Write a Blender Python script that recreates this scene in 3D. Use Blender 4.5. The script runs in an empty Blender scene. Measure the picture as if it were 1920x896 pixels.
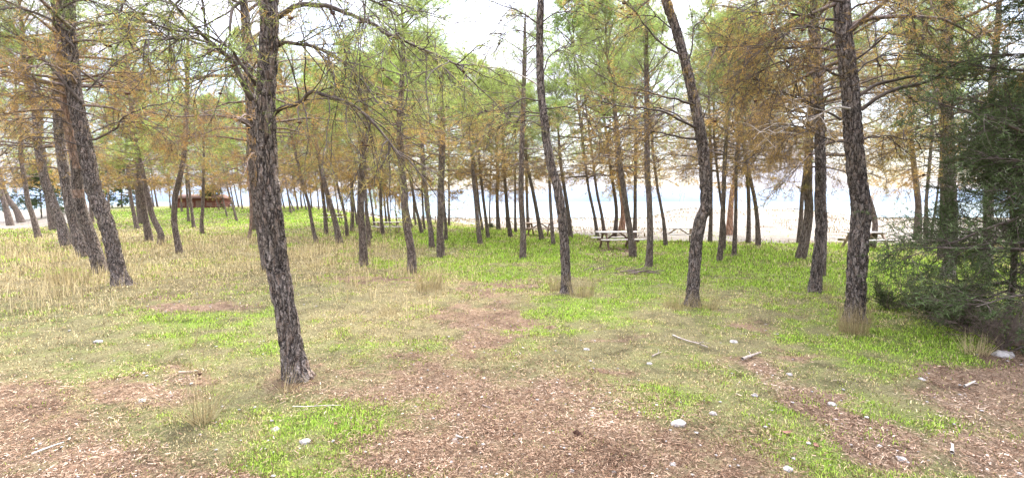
import bpy, math, random
import numpy as np
from mathutils import Vector, noise as mnoise
sc = bpy.context.scene
R = math.radians
rng = np.random.default_rng(7)
random.seed(7)

# ------------------------------------------------------------------ camera
EYE = 1.7
PITCH = math.atan(70/960)
cd = bpy.data.cameras.new('camera'); cam = bpy.data.objects.new('camera', cd)
sc.collection.objects.link(cam); sc.camera = cam
cam.location = (0, 0, EYE); cam.rotation_euler = (R(90)-PITCH, 0, 0)
cd.sensor_width = 36; cd.lens = 18; cd.clip_start = 0.05; cd.clip_end = 9000

# ------------------------------------------------------------------ world, sun, exposure
SUN_EL, SUN_AZ = R(48), R(20)         # azimuth measured from +Y towards +X
w = bpy.data.worlds.new('World'); sc.world = w; w.use_nodes = True
nt = w.node_tree; nt.nodes.clear()
N = nt.nodes.new; L = nt.links.new
out = N('ShaderNodeOutputWorld'); bg = N('ShaderNodeBackground'); bg.inputs['Strength'].default_value = 0.13
sky = N('ShaderNodeTexSky'); sky.sky_type = 'NISHITA'; sky.sun_disc = False
sky.sun_elevation = SUN_EL; sky.sun_rotation = SUN_AZ; sky.air_density = 1.0; sky.dust_density = 1.5
tc = N('ShaderNodeTexCoord'); mp = N('ShaderNodeMapping'); mp.inputs['Scale'].default_value = (1, 1, 2.6)
L(tc.outputs['Generated'], mp.inputs['Vector'])
nz = N('ShaderNodeTexNoise'); nz.inputs['Scale'].default_value = 2.6; nz.inputs['Detail'].default_value = 8; nz.inputs['Roughness'].default_value = .58
L(mp.outputs['Vector'], nz.inputs['Vector'])
cr = N('ShaderNodeValToRGB'); cr.color_ramp.elements[0].position = .45; cr.color_ramp.elements[1].position = .56
cr.color_ramp.elements[0].color = (.35,.35,.35,1); cr.color_ramp.elements[1].color = (.97,.97,.97,1)
L(nz.outputs['Fac'], cr.inputs['Fac'])
nz2 = N('ShaderNodeTexNoise'); nz2.inputs['Scale'].default_value = 6; nz2.inputs['Detail'].default_value = 6
L(mp.outputs['Vector'], nz2.inputs['Vector'])
cc = N('ShaderNodeValToRGB'); cc.color_ramp.elements[0].position = .35; cc.color_ramp.elements[1].position = .65
cc.color_ramp.elements[0].color = (.56,.57,.72,1); cc.color_ramp.elements[1].color = (.9,.89,.95,1)
L(nz2.outputs['Fac'], cc.inputs['Fac'])
mul = N('ShaderNodeVectorMath'); mul.operation = 'SCALE'; mul.inputs['Scale'].default_value = 7.5
L(cc.outputs['Color'], mul.inputs[0])
mx = N('ShaderNodeMix'); mx.data_type = 'RGBA'
L(cr.outputs['Color'], mx.inputs[0]); L(sky.outputs['Color'], mx.inputs[6]); L(mul.outputs[0], mx.inputs[7])
sx = N('ShaderNodeSeparateXYZ'); L(tc.outputs['Generated'], sx.inputs[0])     # overcast sky: dim at the horizon, bright overhead
er = N('ShaderNodeValToRGB'); e_ = er.color_ramp.elements
while len(e_) < 4: e_.new(.5)
for el_, (p_, v_) in zip(e_, ((0.0, .10), (.36, .2), (.62, .62), (1.0, 1.0))): el_.position = p_; el_.color = (v_, v_, v_, 1)
L(sx.outputs[2], er.inputs['Fac'])
em = N('ShaderNodeVectorMath'); em.operation = 'MULTIPLY'; L(mx.outputs[2], em.inputs[0]); L(er.outputs['Color'], em.inputs[1])
e2 = N('ShaderNodeVectorMath'); e2.operation = 'SCALE'; e2.inputs['Scale'].default_value = 2.1; L(em.outputs[0], e2.inputs[0])
L(e2.outputs[0], bg.inputs['Color']); L(bg.outputs[0], out.inputs['Surface'])

sd = bpy.data.lights.new('sun', 'SUN'); sd.energy = 1.3; sd.angle = R(24); sd.color = (1, .96, .88)
so = bpy.data.objects.new('sun', sd); sc.collection.objects.link(so)
dv = Vector((math.sin(SUN_AZ)*math.cos(SUN_EL), math.cos(SUN_AZ)*math.cos(SUN_EL), math.sin(SUN_EL)))
so.rotation_euler = dv.to_track_quat('Z', 'Y').to_euler(); so.location = (0, 0, 30)
sc.view_settings.view_transform = 'Standard'; sc.view_settings.look = 'None'
sc.view_settings.gamma = 1; sc.view_settings.use_curve_mapping = False
sc.view_settings.exposure = 3.05
sc.render.engine = 'CYCLES'
sc.cycles.max_bounces = 8; sc.cycles.diffuse_bounces = 6; sc.cycles.transmission_bounces = 6; sc.cycles.transparent_max_bounces = 4

# ------------------------------------------------------------------ helpers
def link(o): sc.collection.objects.link(o); return o
def tag(o, label=None, cat=None, group=None, kind=None):
    if label: o['label'] = label
    if cat: o['category'] = cat
    if group: o['group'] = group
    if kind: o['kind'] = kind
    return o
def empty(name, loc):
    o = bpy.data.objects.new(name, None); o.location = loc; o.empty_display_size = .2
    return link(o)

def mesh(name, V, groups, mats, col=None, smooth=False):
    """groups: list of (faces array (m,k), material index)"""
    V = np.asarray(V, dtype=np.float32).reshape(-1, 3)
    me = bpy.data.meshes.new(name)
    groups = [(np.asarray(f, dtype=np.int32), mi) for f, mi in groups if len(f)]
    nl = sum(f.size for f, _ in groups); nf = sum(len(f) for f, _ in groups)
    me.vertices.add(len(V)); me.vertices.foreach_set('co', V.ravel())
    me.loops.add(nl); me.loops.foreach_set('vertex_index', np.concatenate([f.ravel() for f, _ in groups]))
    me.polygons.add(nf)
    tot = np.concatenate([np.full(len(f), f.shape[1], dtype=np.int32) for f, _ in groups])
    st = np.concatenate([[0], np.cumsum(tot)[:-1]]).astype(np.int32)
    me.polygons.foreach_set('loop_start', st); me.polygons.foreach_set('loop_total', tot)
    me.polygons.foreach_set('material_index', np.concatenate([np.full(len(f), mi, dtype=np.int32) for f, mi in groups]))
    if smooth: me.polygons.foreach_set('use_smooth', np.ones(nf, dtype=bool))
    for m in mats: me.materials.append(m)
    if col is not None:
        a = me.color_attributes.new('tone', 'FLOAT_COLOR', 'POINT')
        c = np.ones((len(V), 4), dtype=np.float32); c[:, :col.shape[1]] = col
        a.data.foreach_set('color', c.ravel())
    me.update(calc_edges=True)
    return me
def obj(name, me, parent=None, loc=None):
    o = bpy.data.objects.new(name, me)
    if loc is not None: o.location = loc
    if parent is not None: o.parent = parent
    return link(o)

def norm(a): return a/np.maximum(np.linalg.norm(a, axis=-1, keepdims=True), 1e-9)
def tubes(P, Rr, k, base=0):
    """P (n,s,3) Rr (n,s) -> verts, quads"""
    n, s, _ = P.shape
    T = np.empty_like(P); T[:, 1:-1] = P[:, 2:]-P[:, :-2]; T[:, 0] = P[:, 1]-P[:, 0]; T[:, -1] = P[:, -1]-P[:, -2]
    T = norm(T)
    m = norm(T.mean(axis=1)); ref = np.where(np.abs(m[:, 2:3]) > .8, np.array([[1., 0, 0]]), np.array([[0, 0, 1.]]))
    U = norm(np.cross(T, ref[:, None, :])); W = np.cross(T, U)
    a = np.arange(k)*2*np.pi/k
    V = P[:, :, None, :]+Rr[:, :, None, None]*(np.cos(a)[None, None, :, None]*U[:, :, None, :]+np.sin(a)[None, None, :, None]*W[:, :, None, :])
    idx = np.arange(n*s*k).reshape(n, s, k)+base
    A = idx[:, :-1, :]; B = idx[:, 1:, :]
    F = np.stack([A, np.roll(A, -1, 2), np.roll(B, -1, 2), B], -1).reshape(-1, 4)
    return V.reshape(-1, 3), F

def ss(a, b, x):
    t = np.clip((x-a)/(b-a), 0, 1); return t*t*(3-2*t)

# value noise, vectorised
_perm = rng.random((256, 256))
def vn(x, y, s, ox=0):
    x = x*s+ox+1000; y = y*s+ox*1.7+1000
    xi = np.floor(x).astype(int); yi = np.floor(y).astype(int); fx = x-xi; fy = y-yi
    fx = fx*fx*(3-2*fx); fy = fy*fy*(3-2*fy)
    g = lambda i, j: _perm[i % 256, j % 256]
    return (g(xi, yi)*(1-fx)+g(xi+1, yi)*fx)*(1-fy)+(g(xi, yi+1)*(1-fx)+g(xi+1, yi+1)*fx)*fy
def fbm(x, y, s, o=4, ox=0):
    v = 0; a = .5; t = 0
    for i in range(o): v = v+a*vn(x, y, s*2**i, ox+i*17.3); t += a; a *= .55
    return v/t

# terrain ---------------------------------------------------------------
def zt(x, y, fine=True):
    x = np.asarray(x, dtype=float); y = np.asarray(y, dtype=float)
    yy = np.maximum(y, 1.0); r = x/yy
    d = np.sqrt(x*x+y*y)
    z = 1.12*ss(26, 60, y)*ss(-.24, -.42, r)*ss(-.98, -.84, r)*(1-ss(75, 150, y))
    z = z+1.18*ss(30, 58, y)*ss(.24, .34, r)*(1-ss(.52, .74, r))*(1-ss(62, 95, y))
    z = z-2.6*ss(34, 150, y)*ss(-.36, -.2, r)-2.6*ss(85, 170, y)*(1-ss(-.36, -.2, r))
    z = z-2.0*ss(150, 400, d)
    if fine:
        z = z+(fbm(x, y, .35, 3, 5)-.5)*.14*ss(2, 8, d)*(1-ss(60, 120, d))+(fbm(x, y, 2.2, 3, 9)-.5)*.05*(1-ss(20, 40, d))
    return z
cp, sp = math.cos(PITCH), math.sin(PITCH)
def ray(px, py):
    u = (px-960)/960; v = (448-py)/960
    return np.array([u, cp+v*sp, -sp+v*cp])
def hit(px, py):
    d = ray(px, py); t = 1.0
    while t < 400:
        p = d*t; z = EYE+p[2]
        if z <= float(zt(p[0], p[1])): break
        t += .02+t*.002
    p = d*t
    return np.array([p[0], p[1], float(zt(p[0], p[1]))])
def atY(px, py, Y):
    d = ray(px, py); t = Y/d[1]; return np.array([d[0]*t, Y, EYE+d[2]*t])
def proj(x, y, z):
    dy = y*cp-(z-EYE)*sp; dz = y*sp+(z-EYE)*cp
    dy = np.maximum(dy, .05)
    return 960+960*x/dy, 448-960*dz/dy

# ------------------------------------------------------------------ materials
def newmat(name):
    m = bpy.data.materials.new(name); m.use_nodes = True; m.node_tree.nodes.clear(); return m
class NB:
    def __init__(s, m): s.t = m.node_tree
    def n(s, ty, **kw):
        x = s.t.nodes.new(ty)
        for k, v in kw.items():
            if k in x.inputs: x.inputs[k].default_value = v
            else: setattr(x, k, v)
        return x
    def l(s, a, b): s.t.links.new(a, b)
    def ramp(s, src, stops):
        r = s.n('ShaderNodeValToRGB'); e = r.color_ramp.elements
        while len(e) < len(stops): e.new(.5)
        for el, (p, c) in zip(e, stops): el.position = p; el.color = (*c, 1) if len(c) == 3 else c
        s.l(src, r.inputs['Fac']); return r.outputs['Color']
    def mix(s, f, a, b, mode='MIX'):
        m = s.n('ShaderNodeMix', data_type='RGBA', blend_type=mode)
        for k, v in ((0, f), (6, a), (7, b)):
            if hasattr(v, 'links') or hasattr(v, 'is_linked'): s.l(v, m.inputs[k])
            else: m.inputs[k].default_value = v if k == 0 else (*v, 1)
        return m.outputs[2]
    def out(s, sh): o = s.n('ShaderNodeOutputMaterial'); s.l(sh, o.inputs['Surface'])

def bark_mat(name, dark, mid, lite, warm, sc_=9.0, moss=.25):
    m = newmat(name); b = NB(m)
    tcn = b.n('ShaderNodeTexCoord'); oi = b.n('ShaderNodeObjectInfo')
    add = b.n('ShaderNodeVectorMath', operation='ADD')
    sh = b.n('ShaderNodeVectorMath', operation='SCALE'); sh.inputs['Scale'].default_value = 7.0
    cmb = b.n('ShaderNodeCombineXYZ'); b.l(oi.outputs['Random'], cmb.inputs[0]); b.l(oi.outputs['Random'], cmb.inputs[2])
    b.l(cmb.outputs[0], sh.inputs[0]); b.l(tcn.outputs['Object'], add.inputs[0]); b.l(sh.outputs[0], add.inputs[1])
    mpn = b.n('ShaderNodeMapping'); mpn.inputs['Scale'].default_value = (1, 1, .28); b.l(add.outputs[0], mpn.inputs['Vector'])
    n0 = b.n('ShaderNodeTexNoise', Scale=6.0, Detail=3.0); b.l(mpn.outputs[0], n0.inputs['Vector'])
    ds = b.n('ShaderNodeVectorMath', operation='SCALE'); ds.inputs['Scale'].default_value = .28; b.l(n0.outputs['Color'], ds.inputs[0])
    ad1 = b.n('ShaderNodeVectorMath', operation='ADD'); b.l(mpn.outputs[0], ad1.inputs[0]); b.l(ds.outputs[0], ad1.inputs[1])
    n00 = b.n('ShaderNodeTexNoise', Scale=26.0, Detail=3.0); b.l(add.outputs[0], n00.inputs['Vector'])
    ds2 = b.n('ShaderNodeVectorMath', operation='SCALE'); ds2.inputs['Scale'].default_value = .05; b.l(n00.outputs['Color'], ds2.inputs[0])
    ad2 = b.n('ShaderNodeVectorMath', operation='ADD'); b.l(ad1.outputs[0], ad2.inputs[0]); b.l(ds2.outputs[0], ad2.inputs[1])
    n1 = b.n('ShaderNodeTexNoise', Scale=sc_*2.2, Detail=6.0, Roughness=.6, Distortion=.6); b.l(mpn.outputs[0], n1.inputs['Vector'])
    vo = b.n('ShaderNodeTexVoronoi', feature='DISTANCE_TO_EDGE', Scale=sc_*2.1); b.l(ad2.outputs[0], vo.inputs['Vector'])
    vc = b.n('ShaderNodeTexVoronoi', Scale=sc_*5.0); b.l(ad2.outputs[0], vc.inputs['Vector'])
    nf = b.n('ShaderNodeTexNoise', Scale=70.0, Detail=6.0, Roughness=.75); b.l(add.outputs[0], nf.inputs['Vector'])
    plate = b.ramp(nf.outputs['Fac'], [(.33, mid), (.52, tuple((a+c)/2 for a, c in zip(mid, lite))), (.68, lite)])
    hs = b.n('ShaderNodeSeparateColor'); b.l(vc.outputs['Color'], hs.inputs[0])
    wf = b.ramp(hs.outputs[0], [(.5, (0, 0, 0)), (.95, (.6, .6, .6))])
    plate = b.mix(wf, plate, warm)
    nl = b.n('ShaderNodeTexNoise', Scale=1.6, Detail=5.0); b.l(tcn.outputs['Object'], nl.inputs['Vector'])
    mf = b.ramp(nl.outputs['Fac'], [(.52, (0, 0, 0)), (.68, (moss, moss, moss))])
    plate = b.mix(mf, plate, (.17, .16, .05))
    # furrows: cell edges broken up by ridged noise
    rd = b.n('ShaderNodeMath', operation='SUBTRACT'); b.l(n1.outputs['Fac'], rd.inputs[0]); rd.inputs[1].default_value = .5
    ra = b.n('ShaderNodeMath', operation='ABSOLUTE'); b.l(rd.outputs[0], ra.inputs[0])
    rm = b.n('ShaderNodeMath', operation='MULTIPLY_ADD'); b.l(ra.outputs[0], rm.inputs[0]); rm.inputs[1].default_value = .55; b.l(vo.outputs['Distance'], rm.inputs[2])
    vf = b.n('ShaderNodeTexVoronoi', feature='DISTANCE_TO_EDGE', Scale=sc_*6.5); b.l(ad2.outputs[0], vf.inputs['Vector'])
    fr = b.ramp(vf.outputs['Distance'], [(.02, (.6, .6, .6)), (.16, (1, 1, 1))])
    ef = b.ramp(rm.outputs[0], [(.02, (0, 0, 0)), (.09, (.4, .4, .4)), (.24, (1, 1, 1))])
    ef = b.mix(1.0, ef, fr, 'MULTIPLY')
    c = b.mix(ef, dark, plate)
    bs = b.n('ShaderNodeBsdfPrincipled', Roughness=.95); bs.inputs['Specular IOR Level'].default_value = .15
    b.l(c, bs.inputs['Base Color'])
    hm = b.mix(.3, ef, nf.outputs['Fac'])
    bp = b.n('ShaderNodeBump', Strength=1.0, Distance=.05); b.l(hm, bp.inputs['Height']); b.l(bp.outputs[0], bs.inputs['Normal'])
    b.out(bs.outputs[0]); return m
M = {}
M['bark'] = bark_mat('pine_bark', (.018, .014, .012), (.15, .115, .095), (.62, .53, .45), (.32, .20, .13))
M['bark_far'] = bark_mat('pine_bark_slim', (.06, .043, .035), (.19, .14, .105), (.44, .37, .31), (.25, .155, .10), 8, .5)
M['bark_pink'] = bark_mat('peeling_bark', (.12, .08, .06), (.36, .25, .19), (.52, .40, .32), (.55, .27, .13), 6, .1)
M['bark_orange'] = bark_mat('orange_peeling_bark', (.12, .06, .035), (.45, .25, .15), (.62, .45, .33), (.5, .2, .08), 5, .0)

def leaf_mat(name, stops, trans=.35):
    m = newmat(name); b = NB(m)
    at = b.n('ShaderNodeVertexColor', layer_name='tone'); s = b.n('ShaderNodeSeparateColor'); b.l(at.outputs['Color'], s.inputs[0])
    oi = b.n('ShaderNodeObjectInfo')
    ma = b.n('ShaderNodeMath', operation='MULTIPLY_ADD'); ma.inputs[1].default_value = .22; ma.inputs[2].default_value = -.11
    b.l(oi.outputs['Random'], ma.inputs[0])
    ad = b.n('ShaderNodeMath', operation='ADD'); b.l(s.outputs[0], ad.inputs[0]); b.l(ma.outputs[0], ad.inputs[1])
    c = b.ramp(ad.outputs[0], stops)
    br = b.n('ShaderNodeMath', operation='MULTIPLY_ADD'); br.inputs[1].default_value = 1.15; br.inputs[2].default_value = .4; b.l(s.outputs[1], br.inputs[0])
    sc2 = b.n('ShaderNodeVectorMath', operation='SCALE'); b.l(c, sc2.inputs[0]); b.l(br.outputs[0], sc2.inputs['Scale'])
    d = b.n('ShaderNodeBsdfDiffuse'); t = b.n('ShaderNodeBsdfTranslucent'); b.l(sc2.outputs[0], d.inputs['Color']); b.l(sc2.outputs[0], t.inputs['Color'])
    mxs = b.n('ShaderNodeMixShader', Fac=trans); b.l(d.outputs[0], mxs.inputs[1]); b.l(t.outputs[0], mxs.inputs[2]); b.out(mxs.outputs[0])
    return m
M['needle'] = leaf_mat('pine_needles', [(0, (.42, .25, .085)), (.3, (.48, .32, .09)), (.48, (.34, .31, .11)), (.62, (.34, .40, .095)), (1, (.28, .38, .10))], .48)
M['needle_dark'] = leaf_mat('dark_conifer_needles', [(0, (.12, .11, .05)), (.3, (.065, .085, .03)), (1, (.10, .135, .055))], .3)
M['grass'] = leaf_mat('grass_blades', [(0, (.36, .31, .15)), (.35, (.38, .40, .11)), (.6, (.35, .45, .075)), (1, (.27, .44, .05))], .4)
M['straw'] = leaf_mat('dry_straw', [(0, (.22, .155, .075)), (.5, (.48, .38, .19)), (1, (.72, .60, .36))], .4)
M['litter'] = leaf_mat('needle_litter', [(0, (.07, .038, .024)), (.35, (.24, .145, .088)), (.7, (.44, .31, .21)), (1, (.7, .62, .53))], .0)
def plain(name, c1, c2, scale=8, rough=.9, bump=.4, stretch=(1, 1, 1)):
    m = newmat(name); b = NB(m); tcn = b.n('ShaderNodeTexCoord'); mpn = b.n('ShaderNodeMapping'); mpn.inputs['Scale'].default_value = stretch
    b.l(tcn.outputs['Object'], mpn.inputs['Vector'])
    nn = b.n('ShaderNodeTexNoise', Scale=float(scale), Detail=6.0, Roughness=.65); b.l(mpn.outputs[0], nn.inputs['Vector'])
    c = b.ramp(nn.outputs['Fac'], [(.32, c1), (.68, c2)])
    bs = b.n('ShaderNodeBsdfPrincipled', Roughness=rough); bs.inputs['Specular IOR Level'].default_value = .2; b.l(c, bs.inputs['Base Color'])
    bp = b.n('ShaderNodeBump', Strength=bump, Distance=.01); b.l(nn.outputs['Fac'], bp.inputs['Height']); b.l(bp.outputs[0], bs.inputs['Normal'])
    b.out(bs.outputs[0]); return m
M['twig'] = plain('twig_bark', (.07, .05, .04), (.24, .18, .145), 12)
M['twig_dark'] = plain('dark_twig_bark', (.03, .023, .018), (.13, .10, .08), 12)
M['twig_pale'] = plain('bare_pale_twig', (.3, .25, .2), (.5, .44, .37), 12)
M['cone'] = plain('pine_cone_scales', (.025, .014, .01), (.12, .06, .035), 60)
M['stone'] = plain('limestone', (.13, .115, .10), (.42, .39, .35), 14, .9, .8)
M['wood'] = plain('weathered_planks', (.33, .28, .24), (.6, .54, .48), 7, .85, .5, (.6, 7, 7))
M['wood_dark'] = plain('brown_stained_timber', (.10, .06, .04), (.22, .14, .10), 7, .85, .5, (3, 3, 1))
M['wood_tan'] = plain('tan_timber', (.28, .20, .14), (.45, .34, .25), 7, .85, .5, (3, 3, 1))
M['hut'] = plain('red_brown_wall', (.10, .035, .026), (.17, .065, .045), 5)
M['roof'] = plain('hut_roof', (.14, .08, .06), (.22, .13, .10), 9)
M['deadleaf'] = plain('dead_leaf', (.10, .045, .03), (.22, .11, .075), 20)
M['stick'] = plain('grey_stick', (.16, .12, .09), (.42, .36, .3), 20)

# ------------------------------------------------------------------ ground cover masks
def ell(px, py, cx, cy, rx, ry, rot=0.0, soft=.75):
    c, s_ = math.cos(R(rot)), math.sin(R(rot)); dx = px-cx; dy = py-cy
    q = np.sqrt(((dx*c+dy*s_)/rx)**2+((-dx*s_+dy*c)/ry)**2)
    return 1-ss(1-soft, 1+soft, q)
def cover(x, y):
    z = zt(x, y, False); px, py = proj(x, y, z)
    inv = y < .6
    n1 = fbm(x, y, .8, 4, 3)-.5; n2 = fbm(x, y, 3.5, 3, 31)-.5; n3 = fbm(x, y, .28, 3, 77)-.5; n4 = fbm(x, y, 11, 2, 55)-.5
    lit = np.zeros_like(x); px0, py0 = px, py
    px = px+(fbm(x, y, 1.4, 4, 123)-.5)*170; py = py+(fbm(x, y, 1.4, 4, 187)-.5)*60
    for e in [(900, 585, 62, 36, 0), (965, 530, 45, 9, 0), (985, 602, 34, 9, 0), (880, 540, 34, 12, 0), (885, 645, 42, 36, 0),
              (760, 720, 170, 42, 0), (960, 770, 190, 85, 0), (1130, 850, 300, 85, 8), (860, 860, 170, 60, 0), (1330, 900, 170, 50, 0),
              (40, 780, 170, 70, 8), (90, 870, 260, 50, 0), (380, 900, 180, 26, 0), (250, 730, 120, 20, 0), (370, 702, 60, 12, 0),
              (1430, 690, 80, 22, 10), (1560, 780, 120, 26, 30), (1650, 830, 110, 30, 15), (1830, 745, 110, 50, 15), (1870, 850, 130, 40, 10),
              (1880, 690, 70, 50, 0), (1160, 692, 36, 10, 0), (1160, 635, 60, 7, 0), (1430, 612, 40, 7, 0), (1500, 660, 60, 9, 0), (1180, 512, 24, 5, 0),
              (1160, 470, 40, 6, 0), (570, 700, 60, 20, 0), (380, 570, 110, 12, 0), (680, 525, 70, 8, 0)]:
        lit = np.maximum(lit, ell(px, py, *e))
    lit = np.where(inv, .7, lit)
    gr = .42+0*x
    for e in [(1240, 745, 55, 35, 10, .35), (1450, 560, 300, 70, 0, .5), (1700, 620, 170, 60, 0, .5), (1250, 500, 420, 60, 0, .5), (1120, 575, 160, 28, 0, .5),
              (620, 785, 95, 30, 0, .3), (800, 770, 30, 9, 0, .5), (300, 768, 28, 8, 0, .5), (340, 398, 150, 22, 0, .5), (580, 405, 140, 26, 0, .5),
              (430, 600, 120, 32, -12, .15), (830, 565, 40, 12, 0, .5), (800, 460, 120, 40, 0, .5), (1000, 460, 200, 30, 0, .5), (1240, 785, 60, 20, 0, .5),
              (1700, 690, 120, 30, 0, .4), (340, 445, 60, 10, 0, .5), (1680, 500, 260, 60, 0, .5), (1750, 810, 80, 20, 15, .3)]:
        gr = np.maximum(gr, .35+.6*ell(px, py, *e[:5])*(e[5]+.5))
    st = np.zeros_like(x)
    for e in [(60, 500, 210, 75, 0), (600, 490, 200, 48, 0), (760, 545, 150, 50, 0), (250, 470, 190, 42, 0), (690, 600, 160, 45, 0), (1000, 545, 100, 18, 0), (330, 530, 180, 30, 0), (450, 455, 120, 20, 0)]:
        st = np.maximum(st, ell(px, py, *e))
    # beach: beyond an edge line in world space
    r = x/np.maximum(y, 1)
    edge = np.interp(r, [-1.2, -.95, -.85, -.75, -.3, -.14, -.05, .1, .25, .5, .8, 1.2], [30, 32, 36, 64, 60, 46, 34, 27, 22.5, 20.6, 20.3, 21])
    sand = ss(-.8, .8, y-edge+n3*3+n1*1.6)
    lit = np.clip(lit*.86+(n1*1.5+n2*1.2+n4*.8)*(.22+.9*lit)*.8-.02, 0, 1)
    gr = np.clip(.1+gr*.82+n1*1.5+n2*1.1+n3*.8+n4*.4, 0, 1)
    st = np.clip(st+n1*.8+n2*.7, 0, 1)
    return lit, gr, st, sand, px, py

# ground sheet
def axis(a, b, fine, growth, lo, hi):
    v = [a]; s_ = fine
    while v[-1] < b: v.append(v[-1]+fine)
    s_ = fine
    while v[-1] < hi: s_ *= growth; v.append(v[-1]+s_)
    s_ = fine; h = [a]
    while h[-1] > lo: s_ *= growth; h.append(h[-1]-s_)
    return np.array(h[:0:-1]+v)
gx = axis(-7, 7, .07, 1.045, -2500, 2500); gy = axis(1.6, 8.5, .06, 1.028, -60, 3000)
X, Y = np.meshgrid(gx, gy)
Z = zt(X, Y)
lit, gr, st, sand, _, _ = cover(X, Y)
Z = Z+(lit < .4)*(1-sand)*.0+(fbm(X, Y, 9, 2, 3)-.5)*.02*(np.hypot(X, Y) < 20)
idx = np.arange(X.size).reshape(X.shape)
F = np.stack([idx[:-1, :-1], idx[:-1, 1:], idx[1:, 1:], idx[1:, :-1]], -1).reshape(-1, 4)
m = newmat('ground'); b = NB(m)
at = b.n('ShaderNodeVertexColor', layer_name='tone'); s = b.n('ShaderNodeSeparateColor'); b.l(at.outputs['Color'], s.inputs[0])
geo = b.n('ShaderNodeNewGeometry')
nA = b.n('ShaderNodeTexNoise', Scale=14.0, Detail=7.0, Roughness=.7); b.l(geo.outputs['Position'], nA.inputs['Vector'])
nB_ = b.n('ShaderNodeTexNoise', Scale=60.0, Detail=5.0, Roughness=.75); b.l(geo.outputs['Position'], nB_.inputs['Vector'])
nC = b.n('ShaderNodeTexNoise', Scale=.25, Detail=6.0, Roughness=.65); b.l(geo.outputs['Position'], nC.inputs['Vector'])
vor = b.n('ShaderNodeTexVoronoi', Scale=38.0); b.l(geo.outputs['Position'], vor.inputs['Vector'])
litc = b.ramp(nB_.outputs['Fac'], [(.3, (.07, .046, .028)), (.5, (.205, .137, .088)), (.7, (.39, .29, .20))])
litc = b.mix(b.ramp(nA.outputs['Fac'], [(.42, (0, 0, 0)), (.7, (.5, .5, .5))]), litc, (.27, .185, .125))
soil = b.ramp(nB_.outputs['Fac'], [(.32, (.055, .045, .025)), (.52, (.165, .145, .07)), (.72, (.32, .29, .15))])
green = b.ramp(nB_.outputs['Fac'], [(.3, (.045, .06, .015)), (.5, (.135, .19, .03)), (.72, (.21, .28, .06))])  # darkened ground colour under the grass: shade between blades painted in
pal = b.ramp(nC.outputs['Fac'], [(.42, (0, 0, 0)), (.62, (.75, .75, .75))])
green = b.mix(pal, green, (.20, .19, .08))
gcol = b.mix(b.ramp(s.outputs[1], [(.2, (0, 0, 0)), (.95, (1, 1, 1))]), soil, green)
strw = b.ramp(nB_.outputs['Fac'], [(.3, (.10, .075, .04)), (.7, (.30, .245, .13))])
gcol = b.mix(b.ramp(s.outputs[2], [(.3, (0, 0, 0)), (.9, (.8, .8, .8))]), gcol, strw)
lf = b.n('ShaderNodeMath', operation='ADD'); b.l(s.outputs[0], lf.inputs[0])
lf2 = b.n('ShaderNodeMath', operation='MULTIPLY_ADD'); lf2.inputs[1].default_value = .6; lf2.inputs[2].default_value = -.3; b.l(nA.outputs['Fac'], lf2.inputs[0]); b.l(lf2.outputs[0], lf.inputs[1])
c = b.mix(b.ramp(lf.outputs[0], [(.22, (0, 0, 0)), (.7, (1, 1, 1))]), gcol, litc)
sandc = b.ramp(nC.outputs['Fac'], [(.35, (.12, .095, .07)), (.5, (.20, .178, .145)), (.66, (.13, .108, .072))])
sandc = b.mix(b.ramp(nA.outputs['Fac'], [(.5, (0, 0, 0)), (.75, (.6, .6, .6))]), sandc, (.12, .09, .07))
nD = b.n('ShaderNodeTexNoise', Scale=2.3, Detail=8.0, Roughness=.7); b.l(geo.outputs['Position'], nD.inputs['Vector'])
c = b.mix(1.0, c, b.ramp(nD.outputs['Fac'], [(.34, (.45, .43, .41)), (.5, (.88, .88, .85)), (.66, (1.12, 1.1, 1.02))]), 'MULTIPLY')
c = b.mix(at.outputs['Alpha'], c, sandc)
bs = b.n('ShaderNodeBsdfPrincipled', Roughness=1.0); bs.inputs['Specular IOR Level'].default_value = .1; b.l(c, bs.inputs['Base Color'])
hh = b.mix(.5, nB_.outputs['Fac'], nA.outputs['Fac'])
bp = b.n('ShaderNodeBump', Strength=1.0, Distance=.06); b.l(hh, bp.inputs['Height']); b.l(bp.outputs[0], bs.inputs['Normal'])
b.out(bs.outputs[0])
col = np.stack([lit, gr, st, sand], -1).reshape(-1, 4)
go = obj('ground', mesh('ground', np.stack([X, Y, Z], -1), [(F, 0)], [m], col, True)); go['kind'] = 'structure'

# water
mw = newmat('lake_water'); b = NB(mw)
bs = b.n('ShaderNodeBsdfPrincipled', Roughness=.12); bs.inputs['Base Color'].default_value = (.12, .2, .24, 1); bs.inputs['IOR'].default_value = 1.33
nn = b.n('ShaderNodeTexNoise', Scale=1.2, Detail=4.0); tcn = b.n('ShaderNodeNewGeometry'); b.l(tcn.outputs['Position'], nn.inputs['Vector'])
bp = b.n('ShaderNodeBump', Strength=.5, Distance=.1); b.l(nn.outputs['Fac'], bp.inputs['Height']); b.l(bp.outputs[0], bs.inputs['Normal']); b.out(bs.outputs[0])
wv = np.array([[-6000, 60, -1.15], [6000, 60, -1.15], [6000, 8000, -1.15], [-6000, 8000, -1.15]])
wo = obj('water', mesh('water', wv, [(np.array([[0, 1, 2, 3]]), 0)], [mw])); wo['kind'] = 'structure'

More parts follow.
